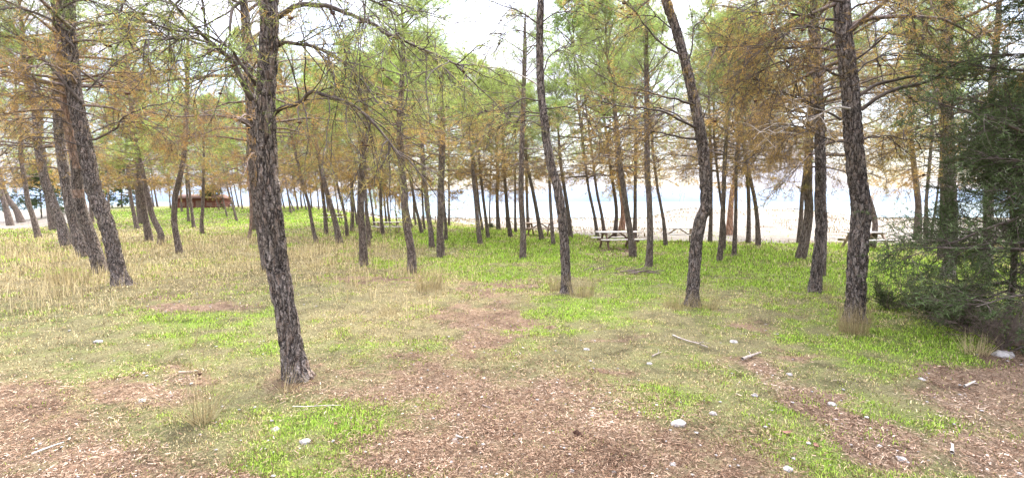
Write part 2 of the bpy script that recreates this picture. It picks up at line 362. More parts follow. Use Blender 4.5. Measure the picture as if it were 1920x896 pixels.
hx = np.linspace(-9000, 9000, 361); prof = 90+170*fbm(hx, hx*0+3, .0007, 5, 4)*ss(.3, .62, fbm(hx, hx*0+9, .00035, 3, 2)+.12)
rows = [(4200, -20+0*hx), (4300, prof*.35), (4700, prof*.75), (5200, prof), (6200, prof*.7), (7800, -20+0*hx)]
hv = np.stack([np.stack([hx, yy_+0*hx+60*fbm(hx, hx*0+yy_, .003, 3, 1), zz_*(1+.25*(fbm(hx, hx*0+yy_, .004, 4, 6)-.5))], -1) for yy_, zz_ in rows])
hi = np.arange(hv.shape[0]*hv.shape[1]).reshape(hv.shape[:2])
hf = np.stack([hi[:-1, :-1], hi[:-1, 1:], hi[1:, 1:], hi[1:, :-1]], -1).reshape(-1, 4)
ho = obj('hills', mesh('hills', hv, [(hf, 0)], [plain('far_hillside', (.10, .135, .175), (.135, .165, .20), .004)], None, True)); ho['kind'] = 'structure'  # blue of distance haze is painted into the hillside colour

# ------------------------------------------------------------------ blades
def blades(pos, h, wd, lean, tone, bright):
    n = len(pos); a = rng.random(n)*2*np.pi; q = rng.random(n)*2*np.pi
    side = np.stack([np.cos(a), np.sin(a), 0*a], -1)*wd[:, None]/2
    ld = np.stack([np.cos(q), np.sin(q), 0*q], -1)
    midp = pos+np.array([0, 0, 1.])*(h*.55)[:, None]+ld*(lean*h*.25)[:, None]
    tip = pos+np.array([0, 0, 1.])*(h*np.sqrt(np.maximum(1-lean**2*.6, .05)))[:, None]+ld*(lean*h)[:, None]
    V = np.stack([pos-side, pos+side, midp+side*.8, midp-side*.8, tip], 1).reshape(-1, 3)
    i = np.arange(n)[:, None]*5
    Q = i+np.array([[0, 1, 2, 3]]); T = i+np.array([[3, 2, 4]])
    col = np.repeat(np.stack([tone, bright, 0*tone], -1), 5, axis=0)
    return V, Q, T, col
def scatter(n, dmin, dmax, power=1.0, amax=R(50)):
    u = rng.random(n); d = dmin*(dmax/dmin)**(u**power); a = (rng.random(n)*2-1)*amax
    return d*np.sin(a), d*np.cos(a), d
# low grass and low dry grass
x, y, d = scatter(860000, 1.5, 62, .82, R(54))
l_, g_, s_, sa, px, py = cover(x, y)
tuft = ss(.60, .70, fbm(x, y, 2.4, 3, 88))*.35
dens = np.maximum(tuft, (1-np.clip((l_-.15)*1.5, 0, 1)*.97)*(.5+.8*ss(.35, .6, fbm(x, y, 4.5, 3, 29))))*(1-sa*.985)*(.35+.65*ss(.3, .65, g_))
k = rng.random(len(x)) < dens
x, y, d, g_, s_ = x[k], y[k], d[k], g_[k], s_[k]
z = zt(x, y)
isdry = rng.random(len(x)) < np.clip(.66-.75*ss(.42, .85, g_)+.35*s_+(fbm(x, y, .6, 3, 41)-.5)*.9, .08, .9)
hgt = (.015+.04*rng.random(len(x)))*(.55+.9*fbm(x, y, 2.6, 3, 66))*(.62+ss(5, 25, d)*1.6)*(.75+.5*ss(.5, .9, g_))
P = np.stack([x, y, z-.004], -1); wd = .0028+d*.0009
lean = rng.random(len(x))*.9
k = ~isdry
V, Q, T, c = blades(P[k], hgt[k], wd[k], lean[k], np.clip(.05+.7*g_[k]+.45*(rng.random(k.sum())-.5), 0, 1), rng.random(k.sum())*1.1-.2)
tag(obj('grass', mesh('grass', V, [(Q, 0), (T, 0)], [M['grass']], c)), 'short green grass spread between the pine trunks', 'grass', kind='stuff')
k = isdry
V, Q, T, c = blades(P[k], hgt[k]*1.25, wd[k], np.clip(lean[k]*1.2, 0, .97), .1+.85*rng.random(k.sum()), -.1+rng.random(k.sum())**1.3)
tag(obj('dry_grass', mesh('dry_grass', V, [(Q, 0), (T, 0)], [M['straw']], c)), 'short dry yellow grass mixed through the green', 'dry grass', kind='stuff')
# tall straw
x, y, d = scatter(230000, 4.6, 34, .75, R(54))
_, g_, s_, sa, px, py = cover(x, y)
cl = ss(.45, .62, fbm(x, y, 1.6, 3, 91))
tall = np.zeros_like(x)
for e, a in [((40, 500, 190, 80, 0), 1.0), ((600, 480, 190, 45, 0), .85), ((740, 530, 120, 40, 0), .5), ((260, 462, 170, 35, 0), .9), ((450, 455, 110, 22, 0), .8), ((680, 455, 110, 22, 0), .6)]:
    tall = np.maximum(tall, a*ell(px, py, *e))
k = rng.random(len(x)) < tall*(.03+.7*cl)*(1-sa)*.65
x, y, d, tl = x[k], y[k], d[k], tall[k]
P = np.stack([x, y, zt(x, y)-.004], -1)
V, Q, T, c = blades(P, (.14+.40*rng.random(len(x))**1.5)*(.45+.55*tl)*(.5+fbm(x, y, 1.1, 3, 15)), .0022+d*.00055, rng.random(len(x))*.55, .35+.6*rng.random(len(x)), rng.random(len(x))*.75)
tag(obj('tall_dry_grass', mesh('tall_dry_grass', V, [(Q, 0), (T, 0)], [M['straw']], c)), 'tall pale straw grass under the leaning pines', 'dry grass', kind='stuff')
# needle litter and bark crumbs
x, y, d = scatter(460000, 1.5, 13, 1.0)
l_, g_, s_, sa, px, py = cover(x, y)
k = rng.random(len(x)) < np.clip(.05+.9*l_, 0, 1)
x, y, d = x[k], y[k], d[k]; n = len(x)
a = rng.random(n)*np.pi*2; ln = (.005+.02*rng.random(n)**2)*(1+d*.03); wd = (.0005+.0005*rng.random(n))*(1+d*.33)
chip = rng.random(n) < .05; wd = np.where(chip, wd*2.6, wd); ln = np.where(chip, ln*.6, ln)
D = np.stack([np.cos(a), np.sin(a), (rng.random(n)-.5)*.4], -1)*ln[:, None]; S = np.stack([-np.sin(a), np.cos(a), (rng.random(n)-.5)*.5], -1)*wd[:, None]
P = np.stack([x, y, zt(x, y)+.012+.006*rng.random(n)], -1)
V = np.stack([P-D-S, P+D-S, P+D+S, P-D+S], 1).reshape(-1, 3)
pt = (fbm(x, y, 1.3, 4, 61)-.5)*1.3
c = np.repeat(np.stack([np.clip(rng.random(n)**1.4*.85+chip*.1+pt*.3, 0, 1), np.clip(rng.random(n)*.6+pt*.25, 0, 1), 0*x], -1), 4, axis=0)
tag(obj('needle_litter', mesh('needle_litter', V, [(np.arange(n*4).reshape(-1, 4), 0)], [M['litter']], c)), 'fallen pine needles and bark crumbs on the bare soil', 'litter', kind='stuff')
# small pale gravel
def rocks(P, sz, mat, name):
    base = np.array([[1, 0, 0], [-1, 0, 0], [0, 1, 0], [0, -1, 0], [0, 0, 1], [0, 0, -1], [.6, .6, .55], [-.6, .55, .6], [.6, -.6, .5], [-.6, -.6, .5]])
    fc = np.array([[0, 6, 8], [6, 4, 8], [6, 7, 4], [0, 2, 6], [2, 7, 6], [2, 1, 7], [1, 9, 7], [7, 9, 4], [9, 8, 4], [1, 3, 9], [3, 8, 9], [3, 0, 8], [0, 5, 2], [2, 5, 1], [1, 5, 3], [3, 5, 0]])
    n = len(P); j = base[None]*(1+(rng.random((n, 10, 1))-.5)*.5)*(.6+.6*rng.random((n, 1, 3)))*np.array([1, 1, .55])
    V = P[:, None, :]+j*sz[:, None, None]
    return V.reshape(-1, 3), (np.arange(n)[:, None, None]*10+fc[None]).reshape(-1, 3)
x, y, d = scatter(1500, 1.7, 11, .9); l_, g_, *_ = cover(x, y); k = rng.random(len(x)) < .2+.8*l_; x, y, d = x[k], y[k], d[k]
V, Fq = rocks(np.stack([x, y, zt(x, y)+.012], -1), .004+.011*rng.random(len(x))**2+d*.0008, None, '')
tag(obj('gravel', mesh('gravel', V, [(Fq, 0)], [M['stone']])), 'tiny pale pebbles scattered over the soil', 'gravel', kind='stuff')
# beach scrub: low dry clumps
x = rng.random(60000)*120-30; y = 20+90*rng.random(60000)**1.3; _, _, _, sa, px, py = cover(x, y)
k = (sa > .6) & (fbm(x, y, .45, 3, 12)+.25*fbm(x, y, 3, 2, 8) > .68) & (zt(x, y) > -1.0)
x, y = x[k], y[k]; n = len(x)
V, Q, T, c = blades(np.stack([x, y, zt(x, y)], -1), .08+.14*rng.random(n), .01+y*.0008, rng.random(n)*.8, rng.random(n)*.25, rng.random(n)*.2)
tag(obj('beach_scrub', mesh('beach_scrub', V, [(Q, 0), (T, 0)], [M['straw']], c)), 'sparse dry scrub dotted over the pale beach', 'scrub', kind='stuff')

# ------------------------------------------------------------------ growth engine
def grow(S, D, Ln, s, bend, jit):
    """polylines from S in direction D with total length Ln, s points; bend = upward pull per step"""
    n = len(S); P = np.empty((n, s, 3)); P[:, 0] = S; d = norm(D); st = (Ln/(s-1))[:, None]
    for i in range(1, s):
        d = norm(d+rng.normal(size=(n, 3))*jit+np.array([0, 0, 1.])*(bend if np.isscalar(bend) else bend[:, None]))
        P[:, i] = P[:, i-1]+d*st
    return P
def sample(P, idx, t):
    s = P.shape[1]; f = t*(s-1); i = np.minimum(f.astype(int), s-2); f = (f-i)[:, None]
    a = P[idx, i]; c = P[idx, i+1]; return a*(1-f)+c*f, norm(c-a)
def spawn(P, L0, per, t0, t1, ang, lfun, s, bend, jit, flat=0.0):
    n = len(P); idx = np.repeat(np.arange(n), per) if np.isscalar(per) else np.repeat(np.arange(n), per)
    t = t0+(t1-t0)*rng.random(len(idx)); p, tg = sample(P, idx, t)
    r = rng.normal(size=(len(idx), 3)); r[:, 2] *= (1-flat); r = norm(r-tg*(r*tg).sum(-1, keepdims=True))
    a = ang*(.7+.6*rng.random(len(idx)))
    D = tg*np.cos(a)[:, None]+r*np.sin(a)[:, None]
    Ln = lfun(t, L0[idx])*(.6+.8*rng.random(len(idx)))
    return grow(p, D, Ln, s, bend, jit), Ln, idx, t
def needles(P, per, nl, nw, tone, bright, t0=.15, spread=.9):
    n = len(P); idx = np.repeat(np.arange(n), per); t = t0+(1-t0)*rng.random(len(idx)); p, tg = sample(P, idx, t)
    D = norm(tg*(1.25-spread)+rng.normal(size=(len(idx), 3))*spread*.6+np.array([0, 0, .12]))
    sd_ = norm(np.cross(D, rng.normal(size=(len(idx), 3))))*(nw/2)
    ln = nl*(.6+.7*rng.random(len(idx)))[:, None]
    V = np.stack([p-sd_, p+sd_, p+D*ln], 1).reshape(-1, 3)
    c = np.stack([tone[idx]+(rng.random(len(idx))-.5)*.12, np.clip(bright[idx]+(rng.random(len(idx))-.5)*.35, 0, 1), 0*t], -1)
    return V, np.repeat(c, 3, axis=0)
def assemble(name, tubesets, nd, mats, cones=None):
    """tubesets list of (P, r0, r1, k, mat); nd list of (V, col, mat)"""
    Vs, Gs, Cs = [], [], []; base = 0
    for P, r0, r1, k, mi in tubesets:
        s = P.shape[1]; f = np.linspace(0, 1, s)[None]; r0_ = np.asarray(r0).reshape(-1, 1)*np.ones((len(P), 1)); r1_ = np.asarray(r1).reshape(-1, 1)*np.ones((len(P), 1))
        V, Fq = tubes(P, r0_*(1-f)+r1_*f, k, base); Vs.append(V); Gs.append((Fq, mi)); base += len(V); Cs.append(np.zeros((len(V), 3)))
    for V, c, mi in nd:
        Vs.append(V); Gs.append((np.arange(len(V)).reshape(-1, 3)+base, mi)); base += len(V); Cs.append(c)
    if cones is not None and len(cones):
        V, Fq = rocks(cones, .018+.012*rng.random(len(cones)), None, ''); Vs.append(V); Gs.append((Fq+base, 2)); Cs.append(np.zeros((len(V), 3)))
    return mesh(name, np.concatenate(Vs), Gs, mats, np.concatenate(Cs))

def crown(name, Lh=6.0, Rmax=2.0, n1=44, per2=11, per3=6, pern=14, nl=.085, nw=.006, brown=.3, dead=.6, low=0.0, k=3, mats=None, topstem=True, tone_bias=0.0, elev0=5, elev1=55, ang2=.75):
    hgt = low+(Lh-low)*np.sort(rng.random(n1))**.9
    f = (hgt-low)/(Lh-low)
    az = np.arange(n1)*2.4+rng.normal(size=n1)*.5
    el = R(elev0)+f*R(elev1-elev0)+rng.normal(size=n1)*.16
    D = np.stack([np.cos(az)*np.cos(el), np.sin(az)*np.cos(el), np.sin(el)], -1)
    prof = np.interp(f, [0, .12, .35, .7, 1], [.72, .95, 1.0, .7, .2])
    Ln = Rmax*prof*(.65+.55*rng.random(n1))
    S = np.stack([0*hgt, 0*hgt, hgt], -1)
    P1 = grow(S, D, Ln, 8, np.where(f < .35, -.05, .03), .10)
    P2, L2, i2, t2 = spawn(P1, Ln, per2, .22, 1.0, .85, lambda t, l: (.32+.25*l)*(1.15-.6*t), 5, -.04, .14, .5)
    f2 = f[i2]
    P3, L3, i3, t3 = spawn(P2, L2, per3, .15, 1.0, ang2, lambda t, l: .1+.42*l*(1.1-.5*t), 4, -.03, .16, .2)
    f3 = f2[i3]
    # tone: brown at bottom, green above; outer shoots greener
    t1o = t2[i3]
    b3 = 1/(1+np.exp((brown-f3+rng.normal(size=len(f3))*.07-(t1o-.6)*.12)*16))
    tone = np.clip(.12+.75*b3+tone_bias+rng.normal(size=len(f3))*.05, 0, 1)
    bc = rng.normal(size=len(f2)); br = np.clip(.38+.24*bc[i3]+.12*rng.normal(size=len(f3)), 0, 1.3)
    keep = rng.random(len(f3)) < np.where(f3 < brown, dead, 1.0)
    V, c = needles(P3[keep], pern, nl, nw, tone[keep], br[keep])
    # tufts at the tips of secondary shoots
    tone2 = np.clip(.12+.75/(1+np.exp((brown-f2)*16))+tone_bias, 0, 1)
    V2, c2 = needles(P2, int(pern*.8), nl*1.1, nw, tone2, .4+0*tone2, .55)
    ci = rng.integers(0, len(P2), 26); cones = sample(P2, ci, rng.random(26))[0]
    ts = [(P1, (.012+.010*Ln), .004, 5, 0), (P2, .0055, .002, 3, 0), (P3, .0028, .0012 if nw < .01 else .003, 3, 0)]
    return assemble(name, ts, [(V, c, 1), (V2, c2, 1)], mats or [M['twig'], M['needle'], M['cone']], cones)

NEAR = [crown('crown', n1=42, per2=12, per3=7, pern=15, nw=.008, brown=.26, dead=.6, Rmax=2.4),
        crown('crown', n1=36, per2=12, per3=7, pern=15, nw=.008, brown=.18, dead=.6, Rmax=2.2),
        crown('crown', n1=42, per2=12, per3=7, pern=14, nw=.008, brown=.34, dead=.65, Rmax=2.4)]
SPARSE = [crown('crown', n1=30, per2=10, per3=5, pern=10, nw=.0075, brown=.22, dead=.35, Rmax=1.9), crown('crown', n1=32, per2=10, per3=5, pern=10, nw=.0075, brown=.28, dead=.35, Rmax=1.8)]
BROWN = [crown('crown', n1=50, per2=14, per3=8, pern=11, nw=.007, brown=.42, dead=.65, Rmax=2.4), crown('crown', n1=46, per2=14, per3=8, pern=11, nw=.007, brown=.35, dead=.65, Rmax=2.3)]
FAR = [crown('crown', n1=36, per2=9, per3=5, pern=11, nl=.12, nw=.017, brown=br_, dead=.5, Rmax=rm) for br_, rm in ((.18, 2.2), (.26, 2.3), (.12, 2.1), (.32, 2.3))]

# ------------------------------------------------------------------ trunks
def catmull(P, Rr, step):
    P = np.asarray(P); n = len(P); Pp = np.vstack([2*P[0]-P[1], P, 2*P[-1]-P[-2]]); out = []; ro = []
    for i in range(n-1):
        L_ = np.linalg.norm(P[i+1]-P[i]); m_ = max(1, int(L_/step))
        for j in range(m_):
            t = j/m_; a, b_, c_, d_ = Pp[i], Pp[i+1], Pp[i+2], Pp[i+3]
            out.append(.5*((2*b_)+(-a+c_)*t+(2*a-5*b_+4*c_-d_)*t*t+(-a+3*b_-3*c_+d_)*t**3)); ro.append(Rr[i]*(1-t)+Rr[i+1]*t)
    out.append(P[-1]); ro.append(Rr[-1]); return np.array(out), np.array(ro)
def trunk_mesh(P, Rr, sides, step, mat, bark, upper=None, zsplit=2.25):
    P, Rr = catmull(P, Rr, step)
    V, Fq = tubes(P[None], Rr[None], sides)
    if bark:
        V = V.reshape(len(P), sides, 3); C = P[:, None, :]; off = V-C; sc_ = np.ones((len(P), sides))
        ox = rng.random()*50
        for i in range(len(P)):
            for j in range(sides):
                a = 2*math.pi*j/sides; q = Vector((math.cos(a)*1.25+ox, math.sin(a)*1.25, P[i][2]*2.4))
                q2 = q*2.2+Vector((0, 0, 0)); n_ = mnoise.noise_vector(q*1.3)*.5
                dd, _ = mnoise.voronoi(q2+n_)
                e = min(1, (dd[1]-dd[0])*3.2)
                sc_[i, j] = 1+(.22*e-.17)+.05*mnoise.noise(q*.9)
                if P[i][2] < .25: sc_[i, j] += .55*math.exp(-P[i][2]*9)*(.6+.9*abs(mnoise.noise(Vector((math.cos(a)*1.5+ox, math.sin(a)*1.5, 0)))))
        V = (C+off*sc_[..., None]).reshape(-1, 3)
    n = len(P)*sides
    cap = np.array([[n-sides+i for i in range(sides)]])
    if upper is not None:
        zc = V[Fq].mean(1); a_ = np.arctan2(zc[:, 1], zc[:, 0]); up_ = zc[:, 2]+.45*np.sin(a_*2+zc[:, 2]*4)+.2*np.sin(a_*5+zc[:, 2]*17) > zsplit
        return mesh('trunk', V, [(Fq[~up_], 0), (Fq[up_], 1), (cap, 1)], [mat, upper], None, True)
    return mesh('trunk', V, [(Fq, 0), (cap, 0)], [mat], None, True)

# table of trunks: (pixel polyline from the base upwards, base width px, end width px, opts)
T = []
def t(pts, w0, w1=None, **kw): T.append((pts, w0, w1 or w0*.8, kw))
LM = {}   # landmark names
t([(560,712),(540,610),(522,510),(512,420),(502,320),(498,200),(503,100),(505,0),(504,-80)], 50, 33, bark=1, H=10.5, cb=5.2, kind='near', name='thick furrowed foreground pine', label='thick foreground pine with deeply furrowed dark bark, largest trunk left of the bare path')
t([(508,505),(492,430),(479,340),(470,200),(462,60)], 26, 18, kind='brown', H=9.5, label='straight mossy pine half hidden right behind the thick furrowed foreground pine')
t([(230,534),(200,420),(177,360),(163,290),(150,230),(140,180),(134,120),(128,40),(125,-40)], 37, 30, bark=1, kind='brown', H=10, cb=3.4, name='dark leaning pine at the left', label='dark rough-barked pine leaning left, foremost of the crowded trunks at the left edge')
t([(192,513),(170,443),(157,407),(148,371),(142,300),(136,270),(128,234),(118,150),(110,50)], 28, 17, kind='brown', up='bark_pink', H=9.5, cb=3.6, label='leaning pine whose upper trunk has peeled to pinkish orange bark')
t([(160,482),(143,430),(129,371),(120,318),(112,260),(108,200)], 27, 20, kind='near', cb=3.0, label='grey leaning pine just left of the pinkish orange trunk')
t([(127,462),(116,425),(102,389),(89,353),(80,320),(70,260)], 24, 18, kind='brown', cb=2.8, label='grey leaning pine with a small pale stone lying at its foot')
t([(73,445),(62,407),(53,380),(46,336),(40,300)], 13, 9, kind='near', label='slim lichen-grey pine standing in tall straw near the left edge')
t([(20,423),(11,389),(2,362),(-6,330)], 14, 11, kind='near', label='leftmost pine, its leaning trunk cut by the picture edge')
t([(41,418),(30,393),(14,371),(4,345)], 16, 12, kind='brown', label='smooth dark leaning pine, second from the left picture edge')
t([(101,432),(93,390),(86,340)], 15, 12, kind='near', label='dark pine trunk half hidden behind the pine with the pale stone')
t([(173,416),(170,380),(166,340)], 8, 6, kind='far')
t([(258,429),(252,406),(245,368),(242,340)], 9, 7, kind='near')
t([(267,420),(262,400),(259,365),(256,335)], 13, 10, kind='near')
t([(281,452),(273,409),(268,374),(262,335)], 14, 11, kind='brown', name='V-shaped pair of pines', label='straighter left pine of the V-shaped pair in the straw')
t([(298,459),(302,440),(286,406),(279,374),(272,345)], 14, 10, kind='near', label='bent-footed right pine of the V-shaped pair in the straw')
t([(338,475),(332,449),(327,420),(327,391),(328,370),(333,350),(345,290),(350,200),(352,110)], 13, 8, kind='sparse', cb=2.6, name='slender crooked pine', label='slender crooked pine with thin pale top, right of the V-shaped pair')
for q in [([(341,398),(340,384),(339,368)], 4), ([(354,416),(352,391),(351,366)], 5), ([(364,427),(360,400),(357,373)], 7), ([(379,438),(378,413),(380,391),(381,365)], 8),
          ([(427,407),(422,390),(418,373)], 3.5), ([(445,415),(439,395),(434,379),(430,366)], 5)]: t(*q, kind='far' if q[1] < 7 else 'near')
t([(466,447),(470,427),(471,400),(470,374)], 7, 6, kind='near', mat='bark_pink', label='slim reddish trunk just left of the thick furrowed foreground pine')
t([(478,432),(475,406),(473,374)], 10, 8, kind='brown')
for q in [([(289,388),(286,372)], 3), ([(296,388),(292,370)], 4), ([(228,387),(228,370)], 3), ([(411,391),(405,373)], 3), ([(440,391),(436,372)], 3), ([(448,389),(444,372)], 3), ([(455,392),(452,372)], 3),
          ([(534,392),(529,372)], 3), ([(546,400),(541,372)], 4), ([(553,396),(547,384),(542,371)], 3.5), ([(559,394),(557,381),(554,366)], 4), ([(566,392),(564,371)], 3.5), ([(575,394),(570,372)], 3)]: t(*q, kind='far')
t([(595,456),(588,434),(582,402),(578,379),(572,360)], 8.5, 6, kind='near')
t([(598,393),(596,369)], 3, kind='far')
t([(612,440),(610,410),(607,379),(605,362)], 8, 7, kind='brown')
t([(637,457),(631,427),(624,399),(616,371),(610,350)], 12, 9, kind='near', name='leaning pine by the far tables', label='leaning pine in pinkish straw right of the farthest picnic tables')
for q in [([(616,398),(612,372)], 3.5), ([(636,406),(632,380),(630,368)], 3.5)]: t(*q, kind='far')
t([(651,444),(649,415),(644,391),(638,370)], 6.5, 5, kind='near')
t([(660,433),(661,402),(660,368)], 7.5, 6, kind='near')
t([(670,422),(666,395),(662,370)], 4.5, kind='far')
t([(682,499),(680,442),(676,399),(677,358),(680,300),(685,200)], 15, 11, kind='near', cb=2.7, name='upright pine in the dry grass', label='upright pine in dry grass, largest between furrowed foreground pine and near table')
t([(694,463),(689,434),(686,400)], 6, 5, kind='far')
t([(696,448),(692,421),(689,402),(685,371)], 5.5, 4.5, kind='near')
for q in [([(703,427),(699,399),(695,370)], 4.5), ([(706,400),(703,371)], 4), ([(715,402),(712,371)], 3.5)]: t(*q, kind='far')
t([(719,442),(715,410),(714,371)], 6.5, 6, kind='near', label='slim pine standing directly in front of the angled left picnic table')
for q in [([(725,420),(722,391),(720,370)], 4), ([(732,420),(728,399),(726,371)], 4.5), ([(749,401),(749,371)], 3.5)]: t(*q, kind='far')
t([(746,422),(741,395),(741,375)], 2.6, 1.5, kind='sapling', label='thin dark sapling with few twigs behind the angled left picnic table')
t([(773,513),(771,467),(763,427),(759,386),(756,342),(752,300),(750,220)], 16, 12, kind='near', cb=2.8, name='curved pine right of the angled table', label='curved scaly pine just right of the angled left picnic table')
for q in [([(772,429),(766,402),(762,372)], 6), ([(776,413),(776,387),(775,368)], 4.5), ([(780,422),(777,395),(775,372)], 3.5)]: t(*q, kind='far')
t([(792,438),(785,410),(779,387),(774,359)], 6.5, 5, kind='near')
t([(797,432),(794,410),(792,366)], 4.2, 3.5, kind='far')
t([(799,405),(797,370)], 4, kind='far')
t([(810,465),(808,434),(803,402),(799,363),(795,330)], 10, 8, kind='near')
t([(827,483),(825,436),(826,405),(826,364),(828,320),(830,240)], 13.5, 11, kind='near', cb=2.9, name='straight grey pine left of centre', label='straight grey pine at the right end of the dry grass strip')
t([(836,452),(836,426),(833,395),(831,365)], 6.5, 5.5, kind='near')
t([(842,424),(842,395),(842,368)], 4.5, kind='far')
t([(901,458),(895,411),(892,374),(889,349)], 8.5, 7, kind='near')
t([(906,433),(900,400),(897,372)], 4.5, kind='far')
t([(916,448),(911,411),(906,371)], 6.5, 5, kind='near')
t([(919,427),(918,395),(919,368)], 3, 2.5, kind='far')
t([(935,431),(933,399),(932,367)], 7.5, 6, kind='far')
t([(958,445),(953,411),(949,367)], 7.5, 6, kind='brown')
t([(952,428),(950,400),(948,370)], 5, kind='far')
t([(967,436),(966,405),(966,364)], 5, kind='far')
t([(980,484),(981,442),(979,405),(977,367),(978,300),(981,200),(984,100)], 11.5, 8, kind='sparse', cb=2.8, name='straight pine left of the centre table', label='straight slim pine whose thin stem rises into the open sky gap')
t([(991,430),(989,399),(988,367)], 6, 5, kind='far')
t([(1017,451),(1010,417),(1004,383),(999,358)], 8.5, 6.5, kind='near', label='leaning pine in front of the dark weathered table in the centre')
t([(1038,459),(1034,414),(1031,358)], 7, 5.5, kind='near')
t([(1062,549),(1060,483),(1056,430),(1052,392),(1043,342),(1035,317),(1027,280),(1020,220),(1013,150),(1012,60),(1014,0),(1014,-60)], 20, 12.5, bark=1, kind='sparse', H=9, cb=5.4, name='S-curved centre pine', label='S-curved pine in the centre with straw around its foot and few upper branches')
t([(1070,446),(1067,411),(1060,364)], 8.5, 6.5, kind='near')
t([(1121,446),(1115,407),(1104,356)], 6.5, 5, kind='near')
t([(1134,439),(1128,402),(1119,359)], 6.5, 5, kind='brown')
t([(1152,445),(1156,407),(1154,375),(1150,350)], 8, 6, kind='near', label='dark pine standing behind the left end of the pale near picnic table')
t([(1165,432),(1168,407),(1167,380),(1163,355)], 11, 7, kind='far', mat='bark_orange', label='orange peeling trunk at the beach edge behind the pale near table')
t([(1188,482),(1182,439),(1175,394),(1168,348),(1163,310)], 12.5, 9.5, kind='brown', cb=2.6, name='leaning pine at the pale near table', label='leaning brown-crowned pine at the right end of the pale near table')
t([(1190,446),(1191,394),(1191,354)], 7.5, 6.5, kind='near')
t([(1216,500),(1219,450),(1218,394),(1217,367),(1214,327),(1213,240),(1212,120)], 12.5, 9, kind='sparse', cb=2.9, name='upright pine between the two near tables', label='upright grey pine between the pale table and the trestle table')
t([(1249,462),(1244,412),(1238,380),(1233,354)], 7.5, 5.5, kind='near', label='slim leaning pine in front of the left end of the trestle table')
t([(1297,573),(1301,520),(1305,461),(1313,415),(1323,388),(1323,340),(1318,280),(1306,210),(1293,150),(1278,90),(1262,40),(1248,0),(1238,-40)], 27, 17, bark=1, kind='sparse', H=10, cb=5.1, name='bowed pine right of centre', label='bowed dark pine with long left limbs, beside the trestle table')
t([(1331,455),(1333,407),(1333,370)], 8, 7, kind='near')
t([(1348,490),(1352,455),(1355,407),(1357,354),(1359,300)], 10.5, 8, kind='brown')
t([(1356,470),(1359,430),(1352,380)], 7, 5, kind='near')
t([(1367,441),(1369,407),(1372,367),(1376,345)], 13, 9, kind='far', mat='bark_orange', label='thick orange peeling trunk at the beach edge right of the bowed pine')
t([(1376,480),(1379,421),(1380,367)], 9, 7, kind='near')
t([(1403,456),(1404,407),(1403,354)], 8.5, 7.5, kind='near', name='dark pair at the beach edge', label='straight left pine of the dark pair at the beach edge')
t([(1422,461),(1420,413),(1414,367),(1410,350)], 10, 7.5, kind='brown', label='slightly bent right pine of the dark pair at the beach edge')
t([(1498,458),(1502,405),(1504,366)], 10, 8, kind='near')
t([(1499,485),(1512,436),(1517,389),(1515,361),(1516,300),(1520,200)], 19, 15, kind='brown', cb=2.5, name='mossy pine with slanting foot', label='mossy green-tinged pine with slanting foot left of the light grey pine')
t([(1541,517),(1545,460),(1544,400),(1540,350)], 12, 10, kind='near', label='pine trunk mostly hidden behind the light grey pine')
t([(1526,548),(1537,467),(1540,421),(1538,380),(1539,342),(1538,296),(1535,200),(1532,100)], 27, 19, kind='brown', cb=3.0, bark=1, name='light grey pine', label='light grey scaly pine just left of the thick dark right-hand pine')
t([(1602,604),(1609,467),(1615,405),(1613,374),(1606,327),(1602,280),(1597,215),(1592,150),(1583,80),(1578,0),(1576,-60)], 44, 34, bark=1, kind='brown', H=10.5, cb=3.5, name='thick dark right-hand pine', label='thick dark right-hand pine with straw at its foot and long side limbs')
t([(1635,467),(1641,420),(1632,380),(1622,350)], 12, 10, kind='near', label='dark trunk peeping out behind the right side of the thick dark pine')
t([(1720,449),(1722,389),(1720,365),(1716,330)], 14.5, 12, kind='brown')
t([(1736,458),(1737,374),(1739,350)], 8, 7, kind='near')
t([(1744,456),(1749,420),(1757,370)], 5, 4.5, kind='far')
t([(1765,486),(1768,405),(1768,340)], 14, 12, kind='near')
t([(1777,522),(1783,467),(1783,389),(1780,320),(1778,250),(1775,150),(1778,50),(1778,-40)], 29, 20, bark=1, kind='brown', H=10, cb=3.2, name='stout pine beside the dark shrub', label='stout pine partly covered by the dark evergreen at the right')
t([(1850,520),(1852,440),(1855,350),(1856,260)], 22, 18, kind='near', cb=2.6, label='pine trunk seen dimly through the dark evergreen at the right edge')
# further row of the wood at far left, upper background
for q in [([(150,402),(146,380)], 7), ([(205,394),(203,372)], 5), ([(320,392),(318,372)], 3), ([(500,391),(497,372)], 3.5), ([(518,393),(515,372)], 3.5), ([(585,392),(583,372)], 3.5), ([(645,395),(642,372)], 3.5), ([(690,396),(688,372)], 3.5)]: t(*q, kind='far')

ordw = ['first', 'second', 'third', 'fourth', 'fifth', 'sixth', 'seventh', 'eighth', 'ninth', 'tenth', 'eleventh', 'twelfth', 'thirteenth', 'fourteenth', 'fifteenth', 'sixteenth']
marks = sorted([(p[0][0][0], p[3]['name']) for p in T if 'name' in p[3]])
auto = sorted([i for i, p in enumerate(T) if 'label' not in p[3]], key=lambda i: T[i][0][0][0])
cnt = {}
for i in auto:
    bx, w_ = T[i][0][0][0], T[i][1]
    mk = [m_ for m_ in marks if m_[0] < bx]
    cls = 'very thin distant' if w_ < 4.6 else 'slim' if w_ < 9.4 else 'medium-thick'
    key = (cls, mk[-1][1] if mk else None); cnt[key] = cnt.get(key, 0)+1
    if mk: T[i][3]['label'] = f'{cls} pine, {ordw[cnt[key]-1]} trunk right of the {mk[-1][1]}'
    else: T[i][3]['label'] = f'{cls} pine, {ordw[cnt[key]-1]} trunk left of the dark leaning pine'

